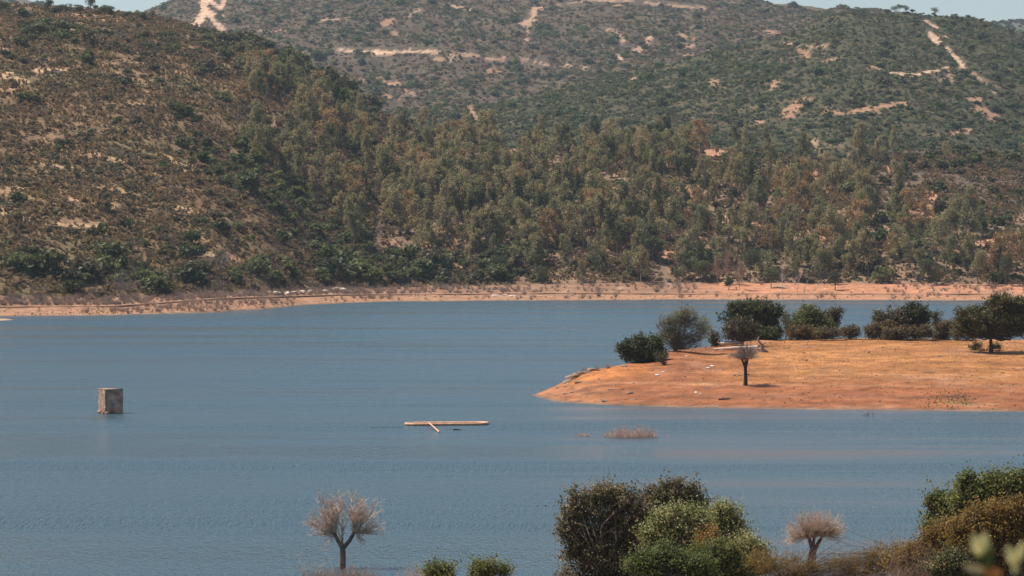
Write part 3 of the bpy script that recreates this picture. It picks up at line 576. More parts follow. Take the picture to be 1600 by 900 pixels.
# ---- tree builder for the ones seen closer
def tree(name, label, base, lobes, n, size, mat, bark, group=None, cat='tree', r=.12, seed=0, asp=.6, shell=.45, under=.5, trunk_to=None, tvar=.22, multi=1, sprig=0.):
    """lobes relative to the base: (x,y,z,rx,ry,rz)"""
    rng = np.random.default_rng(seed+900); e = link(name, None, loc=base); tag(e, label, cat, group)
    L_ = np.array(lobes, float); top = trunk_to if trunk_to is not None else np.array([0, 0, L_[:, 2].min()*.75]); segs = []
    top = np.array(top, float)
    for m_ in range(multi):
        off = np.array([0, 0, 0.]) if multi == 1 else np.array([rng.normal(0, r*2), rng.normal(0, r*2), 0]); p = np.array([0, 0, -.25])+off
        for k in range(4):
            t_ = (k+1)/4; e2 = off*(1-t_)+top*t_+rng.normal(0, r*.25, 3)*[1, 1, 0]; segs.append((*p, *e2, r*(1.15-.12*k), r*(1.15-.12*(k+1)))); p = e2
    for l_ in L_:
        c = l_[:3]; m_ = top*.5+c*.5+rng.normal(0, .12*np.linalg.norm(c-top)+.01, 3); segs.append((*top, *m_, r*.5, r*.3)); segs.append((*m_, *c, r*.3, r*.1))
        for _ in range(7):
            tip = c+rng.normal(0, .55, 3)*l_[3:]; segs.append((*(m_*.3+c*.7), *tip, r*.12, r*.04))
    tb = Buf(); tb.tubes(segs, 6); link('trunk', tb.mesh('trunk', bark, True), e)
    link('crown', crown_buf(L_, n, size, rng, shell, under, asp, tvar, sprig).mesh('crown', mat), e)
    return e
def lobes_from_px(base, d, items, depth=.8, rng=None):
    """items: (px, py, rx_px, ry_px) of each leafy mass as seen; turned into metres at distance d"""
    rng = rng or R; L_ = []
    for (a, b_, rx, ry) in items:
        rxm = rx/F*d; L_.append(((a-800)/F*d-base[0], rng.uniform(-.6, .6)*rxm, Z(b_, d)-base[2], rxm, rxm*depth, ry/F*d))
    return L_
def fill(items, rng, k=4, f=.5):
    k = int(k*1.7); f = f*1.18
    """break each mass into smaller uneven lobes"""
    o_ = []
    for (a, b_, rx, ry) in items:
        for _ in range(k):
            t_ = rng.uniform(0, 6.28); q_ = rng.uniform(.15, .72); o_.append((a+math.cos(t_)*q_*rx, b_+math.sin(t_)*q_*ry, rx*f*rng.uniform(.7, 1.15), ry*f*rng.uniform(.7, 1.15)))
    for (a, b_, rx, ry) in items:                          # ragged outline: small tufts of crown on the rim
        for _ in range(k):
            t_ = rng.uniform(0, 6.28); q_ = rng.uniform(.7, 1.02); g_ = rng.uniform(.12, .26); o_.append((a+math.cos(t_)*q_*rx, b_+math.sin(t_)*q_*ry, rx*g_, ry*g_*1.3))
    return o_
def pen_tree(name, label, px, py, items, n, size, mat, bark=None, dd=0., k=5, f=.5, **kw):
    rng = np.random.default_rng(int(px)); base = at(px, py, ['pen'])
    if dd: base = ground(px, base[1]+dd)
    return tree(name, label, base, lobes_from_px(base, base[1], fill(items, rng, k, f), rng=rng), n, size, mat, bark or M['bark'], seed=int(px), sprig=.28, **kw)
shr = dict(cat='shrub', r=.05, multi=3, under=.7)
pen_tree('dark_shrub', 'rounded dark green shrub lowest and leftmost on the point', 1000, 566, [(985, 548, 19, 18), (1008, 546, 24, 21), (1026, 550, 14, 17)], 11000, .30, M['dark'], k=7, **shr)
pen_tree('tamarisk_tree', 'wispy grey green tamarisk leaning above the end of the point', 1055, 549, [(1040, 515, 20, 20), (1066, 508, 24, 24), (1092, 514, 20, 20), (1070, 494, 16, 12), (1050, 532, 26, 14), (1085, 532, 16, 10)], 9500, .34, M['tamarisk'], k=7, f=.40, cat='tree', r=.1, multi=4, asp=.2, shell=.05)
pen_tree('small_shrub', 'small dull shrub between the wispy tamarisk and the fallen logs', 1117, 541, [(1117, 531, 9, 10)], 1300, .25, M['olive'], **shr)
pen_tree('mastic_tree', 'broad flat-topped dark green tree behind the fallen logs', 1185, 533, [(1150, 492, 23, 17), (1178, 488, 28, 18), (1200, 492, 19, 18), (1190, 510, 26, 16), (1208, 518, 14, 13), (1180, 500, 30, 16)], 20000, .30, M['green'] if False else M['dark'], dd=6, k=8, f=.45, r=.22)
pen_tree('dry_oak_tree', 'brownish round-crowned tree standing in front of the flat-topped one', 1160, 540, [(1158, 514, 24, 15), (1150, 522, 18, 11), (1170, 520, 16, 12)], 7500, .26, M['darkbrown'], k=8, f=.42, r=.18)
pen_tree('green_tree', 'mid green rounded tree right of the flat-topped dark tree', 1275, 531, [(1262, 502, 26, 21), (1282, 512, 26, 18), (1250, 514, 20, 16), (1270, 520, 26, 11)], 14000, .30, M['tamarisk'] if False else M['green'], dd=4, k=8, f=.45, r=.15, multi=3)
pen_tree('airy_tree', 'thin airy tree leaning out right of the mid green tree', 1300, 531, [(1300, 493, 14, 9), (1310, 489, 9, 6), (1298, 508, 10, 10)], 2300, .28, M['darkbrown'], dd=6, k=6, r=.1, shell=.2)
pen_tree('dry_shrub', 'brown dry shrub under the mid green tree', 1245, 531, [(1240, 520, 16, 10), (1260, 520, 12, 11)], 3200, .24, M['penbrown'], k=6, **shr)
pen_tree('pale_shrub', 'pale grey green shrub in the gap beside the flat-topped tree', 1228, 531, [(1228, 508, 11, 18)], 1500, .3, M['tamarisk'], dd=6, k=6, asp=.25, **shr)
pen_tree('dry_shrub', 'solitary small brown shrub left of the fence post', 1330, 530, [(1330, 520, 16, 9)], 2600, .24, M['penbrown'], k=7, **shr)
pen_tree('dry_shrub', 'brown shrub just right of the fence post', 1378, 530, [(1368, 518, 16, 11), (1388, 516, 16, 13)], 4000, .24, M['penbrown'], k=7, **shr)
pen_tree('oak_tree', 'dark bushy oak right of the fence post, the left of a pair', 1398, 531, [(1382, 502, 16, 16), (1400, 494, 16, 14), (1400, 512, 24, 16), (1385, 516, 18, 12)], 11000, .30, M['darkbrown'], dd=4, k=8, f=.42, r=.16)
pen_tree('oak_tree', 'dark oak with a gap under its arch, the right of a pair', 1430, 531, [(1432, 489, 18, 14), (1442, 502, 12, 18), (1424, 508, 12, 17)], 8000, .28, M['dark'], dd=3, k=8, f=.42, r=.16)
pen_tree('dry_shrub', 'rusty brown shrub at the foot of the right oak of the pair', 1435, 531, [(1425, 521, 16, 9), (1447, 520, 12, 9)], 3600, .24, M['penbrown'], k=7, **shr)
pen_tree('airy_tree', 'small see-through tree between the oak pair and the large oak', 1464, 531, [(1462, 494, 11, 7), (1466, 506, 8, 7)], 900, .26, M['dark'], dd=6, k=6, r=.07, shell=.2)
pen_tree('dry_shrub', 'tall brown shrub touching the left side of the large oak', 1482, 532, [(1475, 516, 16, 13), (1495, 512, 14, 15)], 5200, .26, M['penbrown'], dd=3, k=7, **shr)
pen_tree('grey_shrub', 'dull grey green shrub behind the large oak trunk', 1510, 533, [(1503, 521, 14, 10), (1520, 523, 9, 7)], 2400, .26, M['olive'], dd=2, k=7, **shr)
pen_tree('holm_oak', 'large spreading dark holm oak casting shade on golden grass', 1549, 551, [(1545, 492, 34, 18), (1572, 480, 30, 17), (1518, 497, 24, 12), (1600, 488, 26, 18), (1552, 508, 30, 9), (1602, 508, 20, 12), (1565, 471, 22, 8), (1518, 514, 26, 10), (1580, 518, 26, 9), (1550, 500, 60, 20)], 46000, .27, M['oakolive'], M['dark_bark'], k=9, f=.36, r=.30, trunk_to=(.1, 0, 2.0))
pen_tree('dry_shrub', 'low brown shrub in front of the mid green tree\'s right side', 1290, 531, [(1285, 521, 16, 9), (1305, 522, 10, 8)], 2600, .24, M['olive'], k=7, **shr)
pen_tree('dark_shrub', 'dark green shrub at the right foot of the flat-topped tree', 1208, 533, [(1205, 522, 14, 11), (1190, 526, 12, 8)], 3600, .26, M['dark'], dd=3, k=7, **shr)
pen_tree('dry_shrub', 'low rusty shrub filling the gap between the two oaks of the pair', 1410, 531, [(1405, 521, 15, 9), (1390, 522, 12, 8)], 2800, .24, M['penbrown'], k=7, **shr)
pen_tree('bare_shrub', 'thin brownish shrub below the dark rounded shrub and wispy tamarisk', 1038, 570, [(1038, 562, 8, 9), (1030, 556, 8, 9)], 500, .2, M['olive'], k=6, **shr)
pen_tree('low_shrub', 'low dark shrub hugging the large oak trunk', 1540, 549, [(1525, 541, 10, 6), (1556, 543, 10, 5)], 1500, .2, M['dark'], dd=1.5, k=5, **shr)
# lone small tree with a flat grey crown
base = at(1165, 602, ['pen']); rng = np.random.default_rng(5); d = base[1]; e = link('lone_tree', None, loc=base)
tag(e, 'lone small tree with dark trunk and flat grey leafless crown', 'tree')
segs = [(0, 0, -.2, .02, 0, 1., .30, .22), (.02, 0, 1., 0, 0, 2.2, .22, .20), (0, 0, 2.1, -.55, .1, 3.5, .17, .10), (0, 0, 2.1, .35, -.1, 3.5, .18, .10), (0, 0, 2.1, 0, .5, 3.6, .13, .08)]
tb = Buf(); tb.tubes(segs, 8); link('trunk', tb.mesh('trunk', M['dark_bark'], True), e)
cb = Buf(); ss = []
for (ex, ey, ez) in [(-.55, .1, 3.4), (.35, -.1, 3.4), (0, .5, 3.5), (-.1, -.2, 3.3)]:
    for _ in range(60):
        a = rng.uniform(0, 6.28); q_ = rng.uniform(.2, 1.2+1.0*abs(math.sin(ex*3+_//12))); tip = np.array([ex+math.cos(a)*q_, ey+math.sin(a)*q_, ez+rng.uniform(-.2, 1.9)*(1-.5*q_/1.8)*(.75+.35*math.sin(a*2.3+ex*5))]); m_ = np.array([ex, ey, ez])*.5+tip*.5+rng.normal(0, .12, 3)
        ss += [(ex, ey, ez, *m_, .035, .022), (*m_, *tip, .022, .012)]
        for _ in range(4): ss.append((*m_, *(tip+rng.normal(0, .3, 3)*[1, 1, .6]), .014, .008))
cb.tubes(ss, 3); link('crown', cb.mesh('crown', M['greytwig']), e)

# fallen logs beside the dry oak
def log_thing(name, label, base, segs, mat, cat='log', group=None, n=8):
    b = Buf(); b.tubes(segs, n)
    for sgm in segs:                                        # closed ends
        b.tubes([(*sgm[:3], *(np.array(sgm[:3])+(np.array(sgm[:3])-np.array(sgm[3:6]))*.002), sgm[6], .001), (*sgm[3:6], *(np.array(sgm[3:6])+(np.array(sgm[3:6])-np.array(sgm[:3]))*.002), sgm[7], .001)], n)
    return tag(link(name, b.mesh(name, mat), loc=base), label, cat, group)
b0 = at(1135, 548, ['pen'])
log_thing('fallen_log', 'long bleached fallen trunk on the orange slope, the lower log', b0, [(-1.7, 0, .25, -.4, .1, .32, .14, .2), (-.4, .1, .32, 1.3, .2, .42, .2, .24), (1.3, .2, .42, 4.2, .4, .5, .24, .3), (-.2, .1, .3, -.9, -.3, .1, .08, .05), (.6, .1, .4, .9, .0, -.1, .1, .08)], M['dead'])
log_thing('fallen_log', 'short pale fallen trunk with an upright stub, the upper log', at(1140, 541, ['pen']), [(-1.2, 0, .3, 1.8, .3, .5, .22, .26), (.4, .1, .5, .25, .1, 1.2, .08, .04), (-1.2, 0, .3, -1.7, 0, .55, .1, .04)], M['dead2'])
log_thing('dead_stump', 'gnarled grey dead stump of twisted branches beside the fallen logs', at(1190, 549, ['pen']), [(0, 0, -.1, .1, 0, .9, .3, .25), (.1, 0, .9, -.5, 0, 1.6, .2, .1), (.1, 0, .9, .5, .1, 1.3, .14, .1), (-.5, 0, 1.6, -.3, 0, 2.1, .1, .05), (0, 0, .3, -1.3, .1, .5, .18, .08), (0, 0, .3, .9, 0, .05, .2, .1)], M['greytwig'], 'stump')
log_thing('driftwood', 'dark piece of driftwood on the strand below the lone tree', at(1132, 625, ['pen']), [(-.7, 0, .1, .6, .1, .16, .1, .08), (0, 0, .14, -.3, .1, .4, .05, .02), (.3, 0, .14, .8, .1, .2, .05, .02)], M['dark_bark'])
log_thing('driftwood', 'pale stick lying at the waterline of the point', at(1114, 635.5, ['pen']), [(-1., 0, .12, .6, .1, .08, .05, .07)], M['dead2'])
log_thing('driftwood', 'thin pale branches lying on the golden grass', at(1265, 543, ['pen']), [(-1.4, 0, .1, .5, .1, .15, .06, .05), (.5, 0, .12, 1.2, .1, .3, .05, .02), (-.2, 0, .12, .2, .2, .35, .04, .02)], M['dead'])
log_thing('driftwood', 'dark dry branch on the green-speckled strand', at(1495, 620, ['pen']), [(-.9, 0, .1, .4, .1, .2, .05, .04), (.4, 0, .15, 1., .1, .1, .05, .02), (0, 0, .12, .4, .2, .5, .03, .01)], M['greytwig'])
log_thing('driftwood', 'thin grey branch lying halfway up the golden slope', at(1452, 583, ['pen']), [(-.8, 0, .1, .8, .1, .12, .04, .03), (.1, 0, .12, .3, .2, .45, .03, .01), (.4, 0, .12, .5, .2, .35, .03, .01)], M['greytwig'])
# fence post
b = Buf(); b.tubes([(0, 0, -.3, 0, 0, 1.9, .05, .045)], 6); tag(link('fence_post', b.mesh('fence_post', M['bark']), loc=at(1352, 530, ['pen'])), 'thin upright fence post on the crest of the golden grass', 'post')

def rock_mesh(rng, mat, flat=.6, n=3):
    import bmesh; bm = bmesh.new(); bmesh.ops.create_icosphere(bm, subdivisions=n, radius=.5)
    o1 = rng.uniform(0, 99, 3); sd = rng.normal(size=(9, 3)); sd /= np.linalg.norm(sd, axis=1, keepdims=True); hd = rng.uniform(.30, .46, 9)
    for v in bm.verts:
        c = np.array(v.co)
        for s_, h_ in zip(sd, hd):                          # cleave flat facets
            k = c@s_
            if k > h_: c = c-s_*(k-h_)
        f_ = 1+.10*fbm(np.array([c[0]*3+o1[0]]), np.array([c[1]*3+c[2]*2+o1[1]]), .5, 3, 3)[0]
        v.co = (c[0]*f_, c[1]*f_, c[2]*f_*flat)
    me_ = bpy.data.meshes.new('rock'); bm.to_mesh(me_); bm.free(); me_.materials.append(mat); return me_
rr = np.random.default_rng(77)
RK = [rock_mesh(rr, M['rock']) for _ in range(4)]; RKP = [rock_mesh(rr, M['palerock'], .7) for _ in range(4)]; RKW = [rock_mesh(rr, M['whiterock'], .5, 2) for _ in range(2)]
for i, (a, b_, s_, lb) in enumerate([(1028, 586, .55, 'white stone highest on the slope below the dark rounded shrub'), (1037, 582.5, .4, 'small white stone beside the paired stones on the soil slope'), (1028, 599, .4, 'white stone straight below the paired stones'), (1106, 575.5, .5, 'white stone left of the lone tree, the left of two'),
                                    (1113, 572.5, .5, 'white stone left of the lone tree, the right of two'), (1088, 613, .4, 'white stone low on the strand, larger of two'), (1095, 615, .3, 'small white stone low on the strand'), (1073, 556, .3, 'tiny white stone near the wispy tamarisk'), (1216, 558, .25, 'tiny white stone right of the lone tree')]):
    tag(link('white_stone', RKW[i % 2], loc=at(a, b_, ['pen'])+[0, 0, .05], rot=i*1.3, scl=(s_*1.3, s_, s_)), lb, 'stone', 'white stones on the point')
for i, (a, b_, s_, lb) in enumerate([(880, 597, 1.9, 'undercut brown rock at the far left of the ledge'), (896, 588, 1.9, 'grey brown rock in the middle of the ledge above the water'), (903, 586, 1.5, 'rock just right of the ledge\'s middle'), (912, 581, 1.5, 'brown rock at the upper right of the ledge'), (925, 578, 1.3, 'flat rock at the top of the ledge near the shrub'),
                                    (888, 598, 1.2, 'small rock in front of the ledge'), (905, 597, .9, 'small loose rock on the soil below the ledge'), (975, 573, .9, 'small dark rock under the dark rounded shrub'), (985, 614, .8, 'brown stone on the lower slope of the point'), (945, 627, .8, 'brown stone near the waterline of the point')]):
    tag(link('rock', RK[i % 4], loc=at(a, b_, ['pen']), rot=i*2.1, scl=(s_*1.5, s_, s_)), lb, 'rock', 'rocks along the point')
for i, (a, b_, h, lb) in enumerate([(915, 583, .8, 'low dry brush on the ledge left of the dark rounded shrub'), (905, 588, .6, 'low dry brush among the ledge rocks'), (935, 579, .8, 'dry brush between the ledge rocks and dark rounded shrub'), (950, 576, .7, 'dry brush just left of the dark rounded shrub')]):
    tag(link('dry_brush', BAREP[i % 3], loc=at(a, b_, ['pen']), rot=i, scl=(h*1.8, h*1.2, h)), lb, 'shrub', 'dry brush on the ledge')
for i in range(10):
    a = rr.uniform(868, 1010); b_ = np.interp(a, [868, 930, 1010], [604, 600, 600])+rr.uniform(-3, 26); s_ = rr.uniform(.25, .7)
    tag(link('rock', RK[i % 4], loc=at(a, b_, ['pen']), rot=rr.uniform(0, 6), scl=(s_*1.8, s_*1.1, s_)), 'small brown stone on the eroded soil of the point', 'rock', 'small stones on the eroded slope')
# pebbles, tufts on the peninsula
def d_pen(px, py, d): return ((py > 540) & (px > 850)).astype(float)
def dpenz(px, py, d): return d_pen(px, py, d)*.8
px, py, q = sample('pen', 24000, lambda a, b_, c: (a > 845).astype(float), rs, 840, 1740, .1, .62); k_ = (q[:, 2] > .15); q = q[k_]; px = px[k_]; nn = len(q)
sel = rs.random(nn) < np.where(fbm(q[:, 0], q[:, 1], 5, 3, 8)+.35*(px < 1000) > .25, .45, .10)
stuff('pebbles', 'small brown stones strewn over the point', q[sel], scls(rs.lognormal(math.log(.14), .5, sel.sum()), rs, (.6, .9)), rots(sel.sum(), rs, .3), rs.integers(0, 4, sel.sum()), RK, 'pebbles')
M['straw'] = leaf_mat('dry_grass', (.32, .14, .05), (.42, .19, .065), (.52, .25, .09), .4, rnd=.5)
M['weed'] = leaf_mat('green_weeds', (.06, .09, .02), (.12, .16, .04), (.2, .22, .07), .3, rnd=.5)
TU = [tuft_mesh(rg, M['straw']) for _ in range(3)]; TG = [tuft_mesh(rg, M['weed']) for _ in range(2)]
gp = q[(q[:, 2] > 2.0+1.2*fbm(q[:, 0], q[:, 1], 8, 4, 3)) & (px > 1060+60*rs.random(len(px))) & (fbm(q[:, 0], q[:, 1]*2, 6, 4, 9) > -.12)]; gp = gp[rs.random(len(gp)) < .6]; nn = len(gp)
stuff('dry_grass', 'golden dry grass on the upper slope of the point', gp, scls(rs.uniform(.09, .18, nn), rs, (.5, .9)), rots(nn, rs, .15), rs.integers(0, 3, nn), TU, 'grass')
px, py, q = sample('pen', 26000, lambda a, b_, c: np.clip(sst(60, 10, np.abs(a-1480))*sst(607, 620, b_)*sst(641, 634, b_)*.5+.03*sst(595, 610, b_)*(a > 1180)+.002, 0, 1)*(a > 1000), rs, 1000, 1740, .1, .6); q = q[q[:, 2] > .12]; nn = len(q)
stuff('green_weeds', 'small green weeds dotted over the strand of the point', q, scls(rs.uniform(.12, .30, nn), rs, (.6, 1.)), rots(nn, rs, .15), rs.integers(0, 2, nn), TG, 'weeds')

# ------------------------------------------------------------------ things in the water
# block of an old structure standing in the lake
M['conc'] = rough_mat('weathered_concrete', (.15, .09, .065), (.56, .36, .245), 1.1, bump=.7, dist=.08, detail=10)
M['brickr'] = rough_mat('broken_masonry', (.22, .10, .06), (.50, .30, .19), 3.2, bump=.9, dist=.12)
import bmesh
d = 363.; bx = (172.5-800)/F*d; e = link('concrete_block', None, loc=(bx, d, 0), rot=math.radians(27))
tag(e, 'square weathered concrete block standing alone in the open water', 'block')
bm = bmesh.new(); bmesh.ops.create_cube(bm, size=1); bmesh.ops.scale(bm, vec=(2.15, 2.3, 3.9), verts=bm.verts); bmesh.ops.translate(bm, vec=(0, 0, .72), verts=bm.verts)
bmesh.ops.bevel(bm, geom=bm.edges[:], offset=.04, segments=2, affect='EDGES'); bmesh.ops.subdivide_edges(bm, edges=bm.edges[:], cuts=10, use_grid_fill=True)
for v in bm.verts:
    n_ = .035*fbm(np.array([v.co.x*2+v.co.z+9]), np.array([v.co.y*2-v.co.z*1.7]), .9, 4, 8)[0]; lowr = max(0, .75-v.co.z)/.75 if v.co.z > -.3 else 0
    k = 1+n_+(.05*lowr*vnoise(np.array([v.co.x*5]), np.array([v.co.z*6+v.co.y*5]), 4)[0]); v.co.x *= k; v.co.y *= k
me_ = bpy.data.meshes.new('body'); bm.to_mesh(me_); bm.free(); me_.materials.append(M['conc']); link('body', me_, e)
b = Buf(); b.add([(-1.08, -1.16, 2.674), (1.08, -1.16, 2.674), (1.08, 1.16, 2.674), (-1.08, 1.16, 2.674), (-1.12, -1.2, 2.75), (1.12, -1.2, 2.75), (1.12, 1.2, 2.75), (-1.12, 1.2, 2.75)], [[3, 2, 1, 0], [4, 5, 6, 7], [0, 1, 5, 4], [1, 2, 6, 5], [2, 3, 7, 6], [3, 0, 4, 7]], 0.)
link('cap', b.mesh('cap', M['conc']), e)
bb = []
for i, (x_, y_, z_, s_) in enumerate([(-1.12, -.9, .15, .5), (-1.1, -.3, .3, .45), (-1.15, .4, .1, .5), (-1.05, -1.1, .6, .3), (-.7, -1.2, .2, .5), (-.2, -1.2, .35, .4), (-.9, -1.2, .05, .6), (.1, -1.18, .05, .5), (-1.12, .9, .2, .4)]):
    bb.append(link('masonry_rubble', rock_mesh(rr, M['brickr'], .8, 2), e, (x_, y_, z_), i*1.1, s_))
# floating orange boom: long narrow ring of tube
M['float'] = rough_mat('faded_orange_float', (.52, .25, .13), (.76, .44, .27), 2.5, .55, .15, .02)
def pw(px_, py_, z=0.): d_ = F*(H-z)/(py_-YH); return np.array([(px_-800)/F*d_, d_, z])
p0 = pw(634, 664.5); p1 = pw(762, 663.2); ax = (p1-p0); Lh = np.linalg.norm(ax)/2; ax /= 2*Lh; mid = (p0+p1)/2
e = link('floating_boom', None, loc=mid, rot=math.atan2(ax[1], ax[0])); tag(e, 'long narrow orange floating boom shaped like a flat ring', 'boom')
W = 1.25; ring = []; nseg = 66
for i in range(nseg):
    t_ = i/nseg*(4*(Lh-W)+2*math.pi*W); L1 = 2*(Lh-W)
    if t_ < L1: pt = (-L1/2+t_, -W)
    elif t_ < L1+math.pi*W: a = (t_-L1)/W-math.pi/2; pt = (L1/2+math.cos(a)*W, math.sin(a)*W)
    elif t_ < 2*L1+math.pi*W: pt = (L1/2-(t_-L1-math.pi*W), W)
    else: a = (t_-2*L1-math.pi*W)/W+math.pi/2; pt = (-L1/2+math.cos(a)*W, math.sin(a)*W)
    ring.append((pt[0], pt[1], .13+.01*math.sin(i*2.3)))
b = Buf()
for i in range(nseg):
    a_ = np.array(ring[i]); c_ = np.array(ring[(i+1) % nseg]); m_ = (a_+c_)/2; b.tubes([(*a_, *m_, .14, .15), (*m_, *c_, .15, .14)], 10)
link('float_ring', b.mesh('float_ring', M['float'], True), e)
b = Buf(); b.add([(-Lh+1.1, -1.08, .08), (Lh-1.1, -1.08, .08), (Lh-1.1, .35, .08), (-Lh+1.1, .35, .08), (-Lh+1.1, -1.08, .16), (Lh-1.1, -1.08, .16), (Lh-1.1, .35, .16), (-Lh+1.1, .35, .16)], [[3, 2, 1, 0], [4, 5, 6, 7], [0, 1, 5, 4], [1, 2, 6, 5], [2, 3, 7, 6], [3, 0, 4, 7]], 0.)
link('deck', b.mesh('deck', M['float']), e)
a_, c_ = pw(669.5, 660.3, .42), pw(686.5, 675.2, .05); m_ = (a_+c_)/2
log_thing('wooden_pole', 'pale pole resting across the orange boom with its end in the water', m_, [(*(a_-m_), 0, 0, 0, .07, .08), (0, 0, 0, *(c_-m_), .08, .10)], M['float'], 'pole')
b = Buf(); segs = []; pts = [pw(632, 667.3, .01)+[0, 0, .02]]
for k in range(12): pts.append(pw(632-(k+1)*4.5, 667.3+.12*k+.15*math.sin(k), .02))
b.tubes([(*u, *v, .013, .013) for u, v in zip(pts[:-1], pts[1:])], 5); me_ = b.mesh('mooring_rope', M['dark_bark']); tag(link('mooring_rope', me_), 'thin dark mooring rope trailing left from the orange boom', 'rope')
log_thing('floating_log', 'small dark branch floating just below the orange boom', pw(713, 672.2), [(-.35, 0, .03, .1, 0, .07, .08, .06), (.1, 0, .07, .55, .05, .02, .06, .02), (-.1, 0, .06, -.2, 0, .2, .03, .01)], M['dark_bark'])
# drowned shrubs
M['redtwig'] = rough_mat('reddish_twigs', (.42, .25, .19), (.72, .50, .40), 4)
def drowned(label, px, py, wpx, h, n, mat=None):
    rng = np.random.default_rng(int(px)); c = pw(px, py); wd = wpx/F*c[1]; segs = []
    for i in range(n):
        o_ = np.array([rng.uniform(-.5, .5)*wd, rng.uniform(-.5, .5)*min(wd, 3), -.1]); hh = h*rng.uniform(.35, 1)*(1-(abs(o_[0])/wd*1.5)**2*.6)
        for sgm in spray_segs(rng, 2, hh, .8, .02, 3): segs.append((*(np.array(sgm[:3])+o_), *(np.array(sgm[3:6])+o_), sgm[6], sgm[7]))
    b = Buf(); b.tubes(segs, 3); return tag(link('drowned_shrub', b.mesh('drowned_shrub', mat or M['redtwig']), loc=c), label, 'shrub', 'leafless shrubs standing in the water')
drowned('broad reddish leafless shrub standing in the water right of the boom', 987, 683.5, 78, 1.6, 230)
drowned('thin outlying leafless shrub touching the broad drowned one on its left', 951, 682.5, 18, .75, 22)
drowned('low leafless twigs in the water left of the broad drowned shrub', 911, 682, 28, .65, 50)
drowned('tiny leafless tuft in the water right of the broad drowned shrub', 1043, 682.5, 6, .35, 6)
drowned('dark thin twigs in the water off the strand of the point', 1358, 650, 28, .75, 9, M['dark_bark'])

# ------------------------------------------------------------------ far shore
def mini_tree(name, label, px, py, h, rx, mat, seed, n=1500, bark=None, cat='tree', group=None, low=.35, lay_=('bank', 'beach', 'track', 'A')):
    rng = np.random.default_rng(seed); base = at(px, py, list(lay_)); L_ = []
    for i in range(9):
        t_ = rng.uniform(0, 6.28); q_ = rng.uniform(.1, .62); z_ = h*rng.uniform(low+.1, .82); L_.append((math.cos(t_)*q_*rx, math.sin(t_)*q_*rx, z_, rx*.5, rx*.5, h*.2))
    return tree(name, label, base, L_, n, .42, mat, bark or M['bark'], group, cat, .16, seed)
ft = 'trees standing by the far shore'
mini_tree('shore_tree', 'small dark tree with bare trunk beside the pale bare trees', 1139, 453, 4.2, 1.5, M['dark'], 1, group=ft)
mini_tree('shore_tree', 'dark green tree on the orange bank right of the leaning bare trunks', 1305, 453, 6.5, 2.6, M['dark'], 2, group=ft)
mini_tree('shore_tree', 'tall dense dark tree behind the one on the orange bank', 1288, 444, 13, 3.8, M['dark'], 3, 2600, group=ft)
mini_tree('shore_tree', 'leaning dark green tree left of the tall bare mast tree', 1205, 449, 6.8, 2.8, M['green'], 4, group=ft)
mini_tree('shore_tree', 'broad dark tree at the left end of the leafless group', 1095, 441, 9, 4.5, M['dark'], 5, 2400, group=ft)
mini_tree('shore_tree', 'dark tree casting a black shade between the pale group and mast tree', 1172, 441, 12, 4.2, M['dark'], 6, 2600, group=ft)
mini_tree('shore_tree', 'dark rounded tree on the bank behind the large oak\'s left pair', 1450, 445, 9.5, 3.3, M['dark'], 7, 2200, group=ft)
mini_tree('shore_tree', 'small dark tree right beside the rounded one above the oak pair', 1463, 446, 7, 2.6, M['dark'], 8, 1500, group=ft)
mini_tree('shore_tree', 'dark oval tree above the large oak', 1528, 446, 12, 3.3, M['euc'], 9, 2200, group=ft)
mini_tree('shore_tree', 'narrow dark tree near the right edge of the far shore', 1572, 446, 10.5, 3., M['dark'], 10, 2000, group=ft)
mini_tree('shore_shrub', 'rounded dark shrub left of the bright green shore shrub', 740, 438, 4.6, 2.6, M['dark'], 11, 1500, cat='shrub', low=.1)
mini_tree('shore_shrub', 'bright green shrub with black shade above the middle shore', 768, 438, 4.8, 3.0, M['green'], 12, 1700, cat='shrub', low=.1)
mini_tree('shore_shrub', 'leaning dark shrub right of the bright green shore shrub', 845, 440, 5.5, 3.4, M['dark'], 13, 1700, cat='shrub', low=.1)
mini_tree('shore_shrub', 'wide low dark shrub at the foot of the wood', 782, 420, 5.5, 5., M['dark'], 14, 2200, cat='shrub', low=.1, lay_=('A',))
# leafless trees of the far shore
def bare_tree(label, px, py, h, lean=0., n=60, spread=.35, mat=None, r=.12, seed=0, lay_=('bank', 'beach', 'track'), name='bare_tree'):
    rng = np.random.default_rng(seed+50); base = at(px, py, list(lay_)); e = link(name, None, loc=base); tag(e, label, 'tree', 'leafless trees on the far shore')
    segs = []; p = np.array([0, 0, -.2]); dr = np.array([lean, 0, 1.]); pts = [p]
    for k in range(6): q_ = p+dr*h/6*(1 if k else 1.1); segs.append((*p, *q_, r*(1-k*.14), r*(1-(k+1)*.14))); p = q_; pts.append(p); dr = dr+rng.normal(0, .07, 3)*[1, 1, 0]
    tb = Buf(); tb.tubes(segs, 5); link('trunk', tb.mesh('trunk', mat or M['twig'], True), e)
    ss = []
    for i in range(n):
        k = rng.uniform(1.5, 5.8); a0 = pts[int(k)]*(1-k % 1)+pts[int(k)+1]*(k % 1); an = rng.uniform(0, 6.28); ln = h*spread*rng.uniform(.4, 1)*(1.15-k/8)
        dv = np.array([math.cos(an)*.8, math.sin(an)*.8, rng.uniform(.5, 1.2)]); dv /= np.linalg.norm(dv); m_ = a0+dv*ln*.5; dv2 = dv+rng.normal(0, .3, 3); tip = m_+dv2*ln*.5
        ss += [(*a0, *m_, .05, .035), (*m_, *tip, .035, .02)]
        for _ in range(4): ss.append((*(a0*.3+m_*.7), *(tip+rng.normal(0, ln*.25, 3)), .025, .012))
    cb = Buf(); cb.tubes(ss, 3); link('branches', cb.mesh('branches', mat or M['twig']), e); return e
